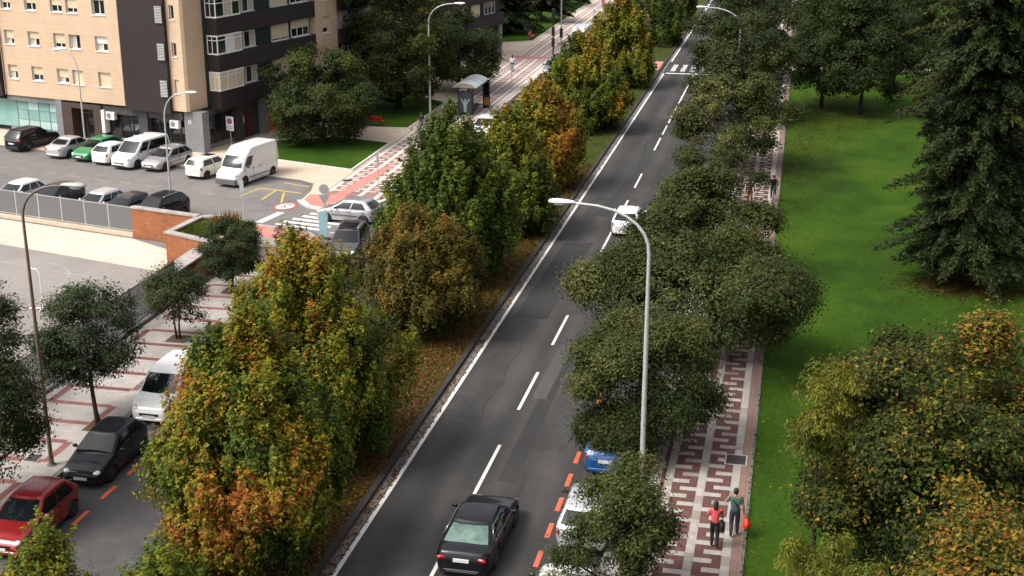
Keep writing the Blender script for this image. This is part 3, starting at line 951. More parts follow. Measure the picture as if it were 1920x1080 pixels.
def trunk_mesh(seed, ht, r0, C, lean=(0, 0), m=M_BARK, nl=12, zb=0.5, stems=1, crook=0.12):
    rnd = random.Random(seed)
    b = MB()
    tops = []
    for st in range(stems):
        ox, oy = (0, 0) if stems == 1 else (rnd.uniform(-.12, .12), rnd.uniform(-.12, .12))
        k = 9
        sx, sy = lean[0] + rnd.uniform(-.05, .05) * (stems > 1) * 3, lean[1] + rnd.uniform(-.05, .05) * (stems > 1) * 3
        path, rad = [], []
        for i in range(k):
            f = i / (k - 1)
            path.append((ox + sx * f * ht + crook * math.sin(f * 5 + seed) * f, oy + sy * f * ht + crook * math.cos(f * 4.1 + seed) * f, f * ht))
            rad.append(r0 / math.sqrt(stems) * ((1 - f) ** 0.8 * 0.86 + 0.06) * (1.35 if i == 0 else 1))
        b.tube(path, rad, 9)
        tops.append((path, rad))
    # limbs run from the stem to clumps of the crown
    pts = list(C)
    rnd.shuffle(pts)
    cand = pts[:nl * 3]
    cnt = 0
    for c in cand:
        path, rad = tops[cnt % len(tops)]
        zt = c[2] - 0.55 * math.hypot(c[0], c[1])
        zt = max(zb, min(zt, ht * 0.92))
        f = zt / ht * (len(path) - 1)
        i0 = min(int(f), len(path) - 2)
        s = Vector(path[i0]).lerp(Vector(path[i0 + 1]), f - i0)
        rr = rad[i0] * 0.55
        e = Vector(c)
        if e.z < s.z + 0.1:
            continue
        m1 = s.lerp(e, 0.4) + Vector((rnd.uniform(-.1, .1), rnd.uniform(-.1, .1), -0.05 * (e - s).length))
        m2 = s.lerp(e, 0.75) + Vector((rnd.uniform(-.12, .12), rnd.uniform(-.12, .12), 0.03 * (e - s).length))
        b.tube([s, m1, m2, e], [rr, rr * .7, rr * .42, rr * .14], 6, cap=False)
        cnt += 1
        if cnt >= nl:
            break
    return b.mesh('trunk', m, True)


def tree(name, label, loc, cr, ht, r0, seed, group=None, lean=(0, 0), bark=None, nl=12, shift=(0, 0), rz=0.0, zb=0.6, stems=1):
    t = empty(name, (loc[0], loc[1], loc[2] if len(loc) > 2 else 0.1), rz, label, 'tree', group)
    me, C, _ = cr
    link('crown', me, t, (shift[0], shift[1], 0))
    Cs = [(c[0] + shift[0], c[1] + shift[1], c[2]) for c in C]
    link('trunk', trunk_mesh(seed, ht, r0, Cs, lean, bark or M_BARK, nl, zb, stems), t)
    return t


GM = 'autumn trees in a row on the median'
hb = dict(prof='ovoid', style='spire', pal='hornbeam', bough=0.26)
tree('hornbeam_tree', 'big green tree streaked with rust orange, nearest full tree of the median row', (-16.2, 36.2), crown(11, 2.7, 0.9, 8.3, 82000, 0.16, autumn=0.42, hgrad=0.0, patch=0.60, pf=1.4, lv=0.16, cl=0.55, **hb), 7.4, 0.17, 11, GM)
tree('hornbeam_tree', 'yellow green tree with golden tips just beyond the rust orange one', (-17.3, 44.2), crown(12, 3.4, 0.9, 8.0, 70000, 0.162, autumn=0.46, hgrad=0.42, patch=0.12, lv=0.12, cl=0.55, **hb), 7.0, 0.16, 12, GM)
tree('hornbeam_tree', 'low russet brown tree of the median behind the golden tipped one', (-17.1, 59.2), crown(13, 2.8, 0.6, 5.3, 44000, 0.163, prof='egg', style='spire', pal='olive', bough=0.26, autumn=0.40, hgrad=0.65, patch=0.22, cl=0.6), 4.8, 0.14, 13, GM)
tree('hornbeam_tree', 'tall dark green median tree with twin tops beyond the russet one', (-17.7, 67.5), crown(14, 3.5, 0.6, 8.7, 70000, 0.18, autumn=0.26, hgrad=0.16, patch=0.16, cl=0.6, **hb), 8.0, 0.17, 14, GM)
tree('hornbeam_tree', 'green and bronze median tree between the twin topped one and the golden one', (-16.7, 77.0), crown(15, 2.9, 0.5, 6.6, 48000, 0.19, autumn=0.40, hgrad=0.25, patch=0.3, cl=0.6, **hb), 6.6, 0.15, 15, GM)
tree('hornbeam_tree', 'bright golden orange tree halfway along the median', (-17.0, 88.5), crown(16, 3.0, 0.4, 6.8, 46000, 0.20, autumn=0.66, hgrad=0.3, patch=0.18, cl=0.6, **hb), 6.3, 0.15, 16, GM)
tree('hornbeam_tree', 'olive green tree tinged orange in front of the far pedestrian crossing', (-17.0, 108.5), crown(17, 3.4, 0.4, 7.5, 44000, 0.22, autumn=0.50, hgrad=0.25, patch=0.28, cl=0.65, **hb), 6.8, 0.16, 17, GM)
tree('hornbeam_tree', 'tall olive tree with yellow top beside the far pedestrian crossing', (-17.1, 131.0), crown(18, 3.3, 0.3, 8.3, 38000, 0.24, autumn=0.52, hgrad=0.35, patch=0.22, cl=0.65, **hb), 7.3, 0.16, 18, GM)
tree('hornbeam_tree', 'dark green median tree past the far pedestrian crossing', (-16.6, 160.0), crown(19, 3.5, 0.3, 8.0, 14000, 0.26, autumn=0.22, patch=0.1, cl=0.7, **hb), 7.0, 0.16, 19, GM)
tree('hornbeam_tree', 'farthest green tree of the median at the top edge', (-16.6, 182.0), crown(20, 3.3, 0.3, 7.6, 9000, 0.30, autumn=0.25, patch=0.1, cl=0.7, **hb), 6.6, 0.16, 20, GM)
tree('hornbeam_tree', 'yellow green treetop poking up below the red hatchback', (-18.6, 28.2), crown(21, 1.0, 1.2, 4.9, 9000, 0.15, autumn=0.36, hgrad=0.15, patch=0.1, cl=0.45, **hb), 4.8, 0.10, 21, GM)
tree('hornbeam_tree', 'light green treetop cut by the bottom edge under the rust orange tree', (-15.7, 29.2), crown(22, 1.2, 0.8, 4.4, 11000, 0.15, autumn=0.32, hgrad=0.1, patch=0.1, cl=0.5, **hb), 4.6, 0.11, 22, GM)

GO = 'evergreen oaks along the lawn pavement'
ok = dict(style='clump', pal='oak', m=M_LEAFD, bough=0.46)  # evergreen: autumn and hgrad here only shift leaf colour towards painted highlights
tree('holm_oak', 'small pale evergreen oak beside the silver parked car', (-4.15, 36.4), crown(31, 1.55, 1.2, 4.65, 16000, 0.12, autumn=0.48, hgrad=0.3, patch=0.15, cl=0.42, prof='egg', lump=0.45, **ok), 4.4, 0.11, 31, GO, bark=M_BARKD, shift=(0, -.2))
tree('holm_oak', 'low oak foliage cut by the bottom edge under the silver car', (-5.3, 31.0), crown(30, 1.6, 1.0, 3.8, 16000, 0.12, lump=0.4, autumn=0.66, hgrad=0.2, patch=0.15, cl=0.42, prof='egg', **ok), 3.6, 0.10, 30, GO, bark=M_BARKD)
tree('holm_oak', 'rounded evergreen oak over the blue car behind the lamp post', (-5.0, 47.7), crown(32, 2.6, 0.5, 5.2, 48000, 0.13, asp=0.8, autumn=0.42, hgrad=0.35, patch=0.12, cl=0.5, prof='flat', **ok), 4.3, 0.13, 32, GO, bark=M_BARKD)
tree('holm_oak', 'widest and darkest evergreen oak spreading over both lane and lawn', (-4.3, 57.5), crown(33, 4.8, 1.5, 6.0, 74000, 0.15, autumn=0.44, hgrad=0.35, patch=0.14, cl=0.62, prof='flat', lump=0.40, **ok), 4.8, 0.20, 33, GO, bark=M_BARKD, nl=18)
tree('holm_oak', 'evergreen oak beside the white moving hatchback', (-4.5, 70.5), crown(34, 3.35, 1.3, 5.4, 44000, 0.165, autumn=0.46, hgrad=0.3, patch=0.12, cl=0.55, prof='egg', lump=0.28, **ok), 4.5, 0.14, 34, GO, bark=M_BARKD)
tree('holm_oak', 'thin sparse oak with bare twigs across the lane from the golden tree', (-4.9, 84.0), crown(35, 2.5, 1.2, 4.6, 9000, 0.15, autumn=0.5, hgrad=0.2, patch=0.12, cl=0.5, prof='egg', lump=0.35, open_=0.3, **ok), 4.0, 0.10, 35, GO, bark=M_BARKD, nl=20)
tree('holm_oak', 'grey green rounded oak below the far street lamp', (-4.4, 97.0), crown(36, 3.35, 1.0, 6.3, 30000, 0.17, autumn=0.62, hgrad=0.25, patch=0.1, cl=0.6, prof='round', **ok), 5.2, 0.15, 36, GO, bark=M_BARKD)
tree('holm_oak', 'large oak behind the far street lamp next to the crossing', (-4.7, 116.0), crown(37, 4.1, 0.8, 8.3, 32000, 0.20, autumn=0.40, hgrad=0.25, patch=0.12, cl=0.7, prof='egg', **ok), 6.5, 0.17, 37, GO, bark=M_BARKD)
tree('holm_oak', 'tall oak past the crossing at the far end of the pavement', (-5.2, 137.0), crown(38, 4.6, 0.8, 9.6, 30000, 0.23, autumn=0.36, hgrad=0.25, patch=0.12, cl=0.8, prof='egg', **ok), 7.5, 0.18, 38, GO, bark=M_BARKD)
tree('holm_oak', 'farthest oak of the pavement row at the top edge', (-5.2, 160.0), crown(39, 4.8, 0.8, 9.8, 20000, 0.28, autumn=0.34, patch=0.12, cl=0.9, prof='egg', **ok), 7.5, 0.18, 39, GO, bark=M_BARKD)

GL = 'street trees along the school pavement'
od = dict(style='clump', pal='oakdark', m=M_LEAFD)
tree('holm_oak', 'large dark tree cut by the left edge beside the bronze lamp post', (-27.4, 37.6), crown(41, 2.2, 1.8, 8.5, 19000, 0.14, autumn=0.45, hgrad=0.0, patch=0.25, cl=0.5, prof='egg', lump=0.3, **od), 7.0, 0.15, 41, GL, bark=M_BARKD, shift=(.75, 0))
tree('holm_oak', 'leaning dark tree rooted beside the black parked hatchback', (-26.6, 45.2), crown(42, 1.75, 1.9, 6.0, 13000, 0.13, autumn=0.40, hgrad=0.15, patch=0.15, cl=0.46, prof='egg', lump=0.32, open_=0.1, **od), 5.6, 0.11, 42, GL, bark=M_BARKD, lean=(-0.09, 0.02), shift=(-0.25, 0.5), nl=16, zb=1.6)
tree('holm_oak', 'thin reddish brown tinged tree in front of the palisade fence', (-27.9, 55.3), crown(43, 1.3, 1.0, 3.6, 6500, 0.12, autumn=0.62, hgrad=0.1, patch=0.25, cl=0.42, prof='egg', lump=0.35, open_=0.2, **od), 3.5, 0.08, 43, GL, bark=M_BARKD, nl=18, zb=1.0, stems=2)
tree('holm_oak', 'dense ball shaped dark green tree by the brick planter', (-28.3, 62.6), crown(44, 1.6, 0.9, 3.7, 22000, 0.105, autumn=0.35, hgrad=0.25, patch=0.08, cl=0.3, prof='round', lump=0.1, bough=0.24, **od), 3.0, 0.09, 44, GL, bark=M_BARKD)
tree('young_tree', 'slender sapling with dark red tip on the tiled corner', (-27.5, 67.6), crown(45, 0.26, 1.0, 2.6, 700, 0.09, bough=0.12, autumn=0.6, hgrad=0.7, patch=0.1, cl=0.2, prof='egg', **od), 2.5, 0.025, 45, GL, bark=M_BARKD, nl=6)

GP = 'shade trees on the plaza lawns'
dk = dict(style='clump', pal='dark')
tree('plaza_tree', 'broad bushy dark tree alone on the lawn behind the white panel van', (-36.0, 98.6), crown(51, 4.2, 0.7, 7.9, 44000, 0.17, autumn=0.42, hgrad=0.35, patch=0.1, cl=0.6, prof='egg', m=M_LEAFD, **dk), 6.6, 0.2, 51, GP, bark=M_BARKD)
tree('plaza_tree', 'tall wide dark tree rising behind the first red bench', (-34.6, 114.2), crown(52, 5.2, 1.4, 13.5, 46000, 0.21, autumn=0.52, hgrad=0.2, patch=0.15, cl=0.75, prof='egg', **dk), 11, 0.28, 52, GP, bark=M_BARKD)
tree('plaza_tree', 'dark tree spreading above the bus shelter', (-31.6, 124.5), crown(53, 3.3, 1.4, 7.2, 30000, 0.20, autumn=0.40, hgrad=0.2, patch=0.1, cl=0.7, prof='egg', m=M_LEAFD, **dk), 6.4, 0.22, 53, GP, bark=M_BARKD)
tree('plaza_tree', 'second dark tree behind the bus shelter, nearer the flats', (-38.0, 127.0), crown(54, 4.0, 1.4, 10.0, 24000, 0.22, autumn=0.40, hgrad=0.2, patch=0.1, cl=0.8, prof='egg', **dk), 9, 0.24, 54, GP, bark=M_BARKD)
GC = 'cedars on the far lawn'
tree('cedar', 'dark cedar beside the corner of the far flats', (-37.0, 166.0), conifer_crown(55, 4.6, 0.5, 13.0, 22000, 0.45), 12.5, 0.22, 55, GC, bark=M_BARKD, nl=0)
tree('cedar', 'dark cedar on the far lawn nearer the tiled pavement', (-33.9, 178.0), conifer_crown(56, 3.6, 1.2, 10.0, 14000, 0.45), 9.5, 0.2, 56, GC, bark=M_BARKD, nl=0)
tree('cedar', 'cedar at the far back of the lawn at the top edge', (-37.0, 196.0), conifer_crown(57, 5.2, 0.8, 14.0, 12000, 0.55), 13, 0.24, 57, GC, bark=M_BARKD, nl=0)

GK = 'dark leafy trees in the park'
pk = dict(style='clump', pal='dark')
tree('park_tree', 'dark park tree nearest the tiled pavement, straight trunk', (2.2, 122.5), crown(61, 3.7, 2.0, 10.6, 26000, 0.21, autumn=0.23, hgrad=0.15, patch=0.15, cl=0.75, prof='egg', **pk), 9, 0.19, 61, GK, bark=M_BARKD, zb=1.8)
tree('park_tree', 'dark park tree second from the tiled pavement', (5.5, 120.3), crown(62, 3.7, 2.0, 10.8, 26000, 0.21, autumn=0.28, hgrad=0.15, patch=0.15, cl=0.75, prof='egg', **pk), 9, 0.20, 62, GK, bark=M_BARKD, zb=1.8, lean=(0.01, 0))
tree('park_tree', 'dark park tree before the pale path, third from the pavement', (9.0, 134.0), crown(63, 4.0, 1.6, 11.0, 22000, 0.23, autumn=0.23, hgrad=0.1, patch=0.15, cl=0.8, prof='egg', **pk), 9.5, 0.18, 63, GK, bark=M_BARKD, zb=1.8)
tree('park_tree', 'park tree beyond the path behind the third dark tree', (12.5, 158.0), crown(64, 5.5, 0.8, 13.0, 18000, 0.30, autumn=0.23, hgrad=0.1, patch=0.15, cl=1.0, prof='egg', **pk), 11, 0.2, 64, GK, bark=M_BARKD)
tree('park_tree', 'park tree at the top edge beyond the two straight trunks', (4.0, 156.0), crown(65, 4.4, 0.8, 9.0, 14000, 0.28, autumn=0.28, hgrad=0.1, patch=0.15, cl=0.9, prof='egg', **pk), 8, 0.2, 65, GK, bark=M_BARKD)
tree('park_tree', 'broad dark tree behind the conifers at the top right corner', (22.0, 140.0), crown(66, 6.5, 0.6, 14.0, 20000, 0.30, autumn=0.18, hgrad=0.1, patch=0.15, cl=1.0, prof='egg', **pk), 12, 0.24, 66, GK, bark=M_BARKD)
tree('red_leaf_tree', 'dark red leaved tree half hidden behind the conifers', (14.6, 93.0), crown(67, 2.8, 0.8, 6.4, 12000, 0.2, autumn=0.98, hgrad=0.1, patch=0.1, cl=0.7, prof='egg', style='clump', pal='olive'), 5.5, 0.14, 67, None, bark=M_BARKD)
GN = 'tall conifers in the park'
tree('conifer', 'tall shaggy conifer standing nearest on the open lawn', (9.4, 72.5), conifer_crown(71, 2.5, 0.9, 25.0, 150000, 0.19, rag=0.42, pw=0.30), 23, 0.30, 71, GN, bark=M_BARKD, nl=0)
tree('conifer', 'tall conifer with a bare reddish trunk above the lawn', (12.6, 97.0), conifer_crown(72, 3.2, 4.0, 25.0, 60000, 0.27, rag=0.5, pw=0.35, autumn=0.75), 23, 0.34, 72, GN, bark=mat('red_bark', (0.10, 0.042, 0.024), 0.95, var=0.3, vscale=5, bump=0.6, bscale=15), nl=0)
tree('conifer', 'dark conifer at the right edge behind the shaggy one', (14.2, 82.0), conifer_crown(73, 3.4, 0.7, 24.0, 62000, 0.27, rag=0.4, pw=0.4), 22, 0.30, 73, GN, bark=M_BARKD, nl=0)
tree('conifer', 'conifer far behind at the right edge of the park', (19.0, 106.0), conifer_crown(74, 5.2, 0.6, 24.0, 30000, 0.45, rag=0.3, pw=0.6), 22, 0.30, 74, GN, bark=M_BARKD, nl=0)

tree('maple_tree', 'great spreading maple turning orange at the right edge', (5.3, 38.6), crown(81, 4.0, 1.6, 9.2, 84000, 0.16, prof='egg', style='clump', pal='maple', autumn=0.27, hgrad=0.50, patch=0.16, lv=0.21, bough=0.32, cl=0.5, lump=0.25), 8.0, 0.24, 81, 'park trees turning yellow', bark=M_BARKD, nl=16)
tree('maple_tree', 'yellow orange maple top in the bottom right corner', (4.9, 26.5), crown(82, 2.1, 3.5, 8.8, 24000, 0.14, prof='egg', style='clump', pal='maple', autumn=0.48, hgrad=0.35, patch=0.2, lv=0.22, cl=0.5), 7.8, 0.16, 82, 'park trees turning yellow', bark=M_BARKD)
tree('tree_of_heaven', 'yellow green tree with drooping feathery leaves left of the great maple', (1.35, 36.9), crown(83, 0.95, 5.7, 8.3, 5600, 0.13, lump=0.4, prof='egg', style='droop', pal='lime', autumn=0.55, hgrad=0.3, patch=0.1, cl=0.5, open_=0.4), 7.6, 0.10, 83, 'feathery young trees on the lawn', bark=M_BARKD, lean=(0.0, 0))
tree('tree_of_heaven', 'drooping feathery tree at the bottom edge below the great maple', (1.7, 30.2), crown(84, 1.3, 3.6, 6.1, 7000, 0.14, prof='flat', style='droop', pal='lime', autumn=0.38, hgrad=0.35, patch=0.1, cl=0.5, open_=0.4), 6.0, 0.10, 84, 'feathery young trees on the lawn', bark=M_BARKD)

# bare soil rings, tree pits and fallen leaves
def ring(x, y, r, z, m, name='tree_ring'):
    n = 18
    rnd = random.Random(int(x * 100 + y))
    pts = [(x + r * rnd.uniform(.75, 1.2) * math.cos(2 * PI * k / n), y + r * rnd.uniform(.75, 1.2) * math.sin(2 * PI * k / n)) for k in range(n)]
    o = sheet(name, pts, z, m, base=z - 0.06, kind=None)
    o['kind'] = 'structure'
for x, y in ((2.2, 122.5), (5.5, 120.3), (9.0, 134.0)):
    ring(x, y, .55, 0.106, M_SOIL, 'soil_ring')
for x, y in ((-26.6, 45.2), (-27.9, 55.3), (-28.3, 62.6), (-27.4, 37.6), (-27.5, 67.6)):
    sheet('tree_pit', rect(x - .5, x + .5, y - .5, y + .5), 0.129, M_SOIL, base=0.02)
for x, y in ((-4.5, 57.5), (-4.5, 70.5), (-4.4, 97.0)):
    sheet('tree_pit', rect(x - .45, x + .45, y - .5, y + .5), 0.130, M_SOIL, base=0.02)


def litter(name, label, n, xs, ys, z, size, pal, seed, centre=None, lo=0.4, hi=1.0):
    rng = np.random.default_rng(seed)
    x = rng.uniform(xs[0], xs[1], n)
    y = ys[0] + (ys[1] - ys[0]) * rng.random(n) ** 1.5
    P = np.stack([x, y, z + rng.random(n) * 0.02], 1)
    Nn = unit(np.array([0, 0, 1.0]) + rng.normal(size=(n, 3)) * 0.35)
    T = unit(rng.normal(size=(n, 3)))
    cols = ramp_cols(GREEN[pal], rng.uniform(lo, hi, n)) * rng.uniform(0.5, 1.1, (n, 1))
    o = link(name, leaf_mesh(name, P, Nn, T, size * rng.uniform(.6, 1.3, n), cols, M_LEAF, 0.9, True))
    return tag(o, label, 'leaves', kind='stuff')
litter('fallen_leaves', 'brown fallen leaves carpeting the median beneath the autumn trees', 56000, (-18.6, -14.28), (30, 96), 0.135, 0.11, 'litter', 5, lo=0.0)
litter('fallen_leaves', 'scattered yellow leaves lying on the park lawn', 1500, (-0.6, 9.0), (34, 62), 0.115, 0.10, 'maple', 6, lo=0.6)
def litter_round(name, label, n, cx, cy, sx, sy, z, size, pal, seed):
    rng = np.random.default_rng(seed)
    P = np.stack([cx + rng.normal(size=n) * sx, cy + rng.normal(size=n) * sy, z + rng.random(n) * 0.02], 1)
    P = P[P[:, 0] > -0.65]
    n = len(P)
    Nn = unit(np.array([0, 0, 1.0]) + rng.normal(size=(n, 3)) * 0.35)
    cols = ramp_cols(GREEN[pal], rng.random(n) * .7) * rng.uniform(0.35, 0.7, (n, 1))
    o = link(name, leaf_mesh(name, P, Nn, unit(rng.normal(size=(n, 3))), size * rng.uniform(.6, 1.3, n), cols, M_LEAF, 0.9, True))
    return tag(o, label, 'leaves', kind='stuff')
litter_round('fallen_needles', 'brown needle litter on the lawn under the shaggy conifer', 4000, 9.4, 71.4, 1.7, 1.2, .105, .10, 'litter', 21)
litter_round('fallen_leaves', 'brown leaf litter on the lawn under the two straight dark park trees', 9000, 3.2, 119.0, 3.2, 6.0, .102, .085, 'litter', 22)
litter_round('fallen_leaves', 'thin brown leaf litter on the lawn along the tiled pavement', 5000, .6, 103.0, 1.6, 7.0, .102, .08, 'litter', 23)
litter('fallen_leaves', 'few dry leaves blown along the gutter of the median', 2200, (-14.05, -13.6), (33, 110), 0.012, 0.09, 'litter', 7)

def blades(name, label, n, xs, ys, z, seed):
    rng = np.random.default_rng(seed)
    x = rng.uniform(xs[0], xs[1], n)
    y = ys[0] + (ys[1] - ys[0]) * rng.random(n) ** 1.4
    f1, f2 = snoise(rng, 8, 0.7), snoise(rng, 8, 3.0)
    P = np.stack([x, y, np.full(n, z)], 1)
    d = 0.5 + 0.5 * f1(P) + 0.35 * f2(P)
    P = P[rng.random(n) < np.clip(d, 0.08, 1)]
    n = len(P)
    h = rng.uniform(.03, .09, n)
    P[:, 2] += h * .4
    T = unit(np.array([0, 0, 1.0]) + rng.normal(size=(n, 3)) * 0.6)
    Nn = unit(np.cross(T, rng.normal(size=(n, 3))))
    a = np.clip(rng.normal(size=n) * .22 + .45 + .25 * f2(P * .6), 0, 1)
    cols = ramp_cols([(0, (0.010, 0.022, 0.002)), (.5, (0.023, 0.050, 0.002)), (.85, (0.040, 0.064, 0.004)), (1, (0.10, 0.08, 0.02))], a)
    o = link(name, leaf_mesh(name, P, Nn, T, h, cols, M_LEAF, .45, True))
    return tag(o, label, 'grass', kind='stuff')
blades('grass', 'grass blades growing across the park lawn', 16000, (-0.72, 10.5), (33, 110), 0.10, 8)
blades('grass', 'uneven grass fringe creeping over the lawn kerb', 4000, (-0.80, -0.60), (33, 120), 0.13, 9)
blades('grass', 'grass blades growing on the median between the fallen leaves', 40000, (-18.6, -14.3), (60, 140), 0.13, 10)

# ================================================================== CARS
def lerp(a, b, t):
    return a + (b - a) * t


def interp(pts, x):
    if x <= pts[0][0]:
        return pts[0][1]
    for (x0, y0), (x1, y1) in zip(pts, pts[1:]):
        if x <= x1:
            t = (x - x0) / (x1 - x0)
            t = t * t * (3 - 2 * t) * 0.5 + t * 0.5
            return lerp(y0, y1, t)
    return pts[-1][1]


# x measured from the front bumper backwards; all in metres
CARS = dict(
    hatch=dict(L=4.0, W=1.72, H=1.47, wb=2.5, fo=0.82, r=0.30, top=[(0, .46), (.06, .58), (.16, .67), (.45, .79), (1.15, .94), (2.2, .95), (3.5, .98), (3.80, .97), (3.93, .90), (4.0, .72)], cowl=1.05, rf=1.90, rr=3.35, rb=3.88, sidew=[(.07, .46), (.49, .86)]),
    hatch5=dict(L=4.2, W=1.76, H=1.47, wb=2.58, fo=0.85, r=0.31, top=[(0, .45), (.06, .56), (.16, .66), (.5, .79), (1.2, .93), (2.2, .95), (3.7, .99), (4.0, .97), (4.13, .90), (4.2, .70)], cowl=1.1, rf=2.0, rr=3.45, rb=4.05, sidew=[(.07, .40), (.43, .72), (.75, .92)]),
    sedan=dict(L=4.9, W=1.87, H=1.45, wb=2.9, fo=0.92, r=0.34, top=[(0, .45), (.06, .56), (.18, .66), (.6, .79), (1.45, .92), (2.5, .94), (3.9, .97), (4.5, .985), (4.76, .97), (4.84, .90), (4.9, .70)], cowl=1.32, rf=2.20, rr=3.45, rb=4.25, sidew=[(.06, .44), (.47, .80), (.83, .92)]),
    coupe=dict(L=4.45, W=1.75, H=1.40, wb=2.6, fo=0.9, r=0.31, top=[(0, .45), (.06, .55), (.18, .64), (.6, .77), (1.35, .90), (2.5, .92), (3.6, .95), (4.15, .96), (4.34, .93), (4.41, .86), (4.45, .68)], cowl=1.3, rf=2.05, rr=3.05, rb=3.85, sidew=[(.06, .50), (.54, .90)]),
    suv=dict(L=4.45, W=1.82, H=1.66, wb=2.65, fo=0.85, r=0.35, top=[(0, .60), (.10, .78), (.5, .95), (1.25, 1.05), (2.3, 1.06), (3.9, 1.12), (4.3, 1.08), (4.45, .86)], cowl=1.15, rf=1.95, rr=3.85, rb=4.32, sidew=[(.07, .38), (.41, .68), (.71, .92)]),
    mpv=dict(L=4.4, W=1.80, H=1.80, wb=2.75, fo=0.85, r=0.32, top=[(0, .56), (.10, .76), (.5, .98), (1.1, 1.10), (2.2, 1.10), (3.9, 1.12), (4.3, 1.1), (4.4, .86)], cowl=0.95, rf=1.75, rr=4.1, rb=4.33, sidew=[(.08, .36), (.40, .66), (.69, .94)]),
    minibus=dict(L=4.8, W=1.90, H=1.95, wb=3.0, fo=0.92, r=0.33, top=[(0, .60), (.10, .85), (.5, 1.02), (1.0, 1.16), (2.2, 1.16), (4.4, 1.16), (4.72, 1.14), (4.8, .9)], cowl=0.85, rf=1.70, rr=4.62, rb=4.75, sidew=[(.07, .29), (.33, .95)]),
    highvan=dict(L=5.2, W=1.98, H=2.55, wb=3.3, fo=0.95, r=0.34, top=[(0, .55), (.06, .75), (.14, .90), (.5, 1.10), (.95, 1.24), (2.2, 1.26), (4.8, 1.26), (5.12, 1.22), (5.2, .95)], cowl=0.82, rf=1.95, rr=5.02, rb=5.14, sidew=[(.05, .22)]),
    cube=dict(L=3.75, W=1.70, H=1.44, wb=2.48, fo=0.68, r=0.30, top=[(0, .60), (.08, .76), (.4, .88), (1.05, .95), (2.2, .96), (3.4, .98), (3.65, .94), (3.75, .78)], cowl=1.05, rf=1.55, rr=3.35, rb=3.66, sidew=[(.06, .46), (.50, .92)]),
)
_wheel_cache = {}


def wheel_meshes(r, w, dark):
    k = (round(r, 3), dark)
    if k in _wheel_cache:
        return _wheel_cache[k]
    t = MB().lathe([(r * .62, -w / 2), (r * .93, -w / 2), (r, -w * .32), (r, w * .32), (r * .93, w / 2), (r * .62, w / 2)], 22, 'y').mesh('tyre', M_TYRE, True)
    b = MB().lathe([(r * .64, -w * .40), (r * .64, w * .44), (r * .58, w * .40), (r * .54, w * .22), (0.02, w * .20)], 20, 'y')
    for i in range(5):
        a = 2 * PI * i / 5
        for d in (-.13, .13):
            c0 = (r * .10 * math.cos(a), w * .40, r * .10 * math.sin(a))
            c1 = (r * .60 * math.cos(a + d), w * .38, r * .60 * math.sin(a + d))
            b.tube([c0, c1], [r * .075, r * .055], 5)
    b.lathe([(r * .14, w * .2), (r * .14, w * .46), (0.01, w * .47)], 10, 'y')
    rim = b.mesh('rim', M_RIMD if dark else M_RIM, False)
    _wheel_cache[k] = (t, rim)
    return t, rim


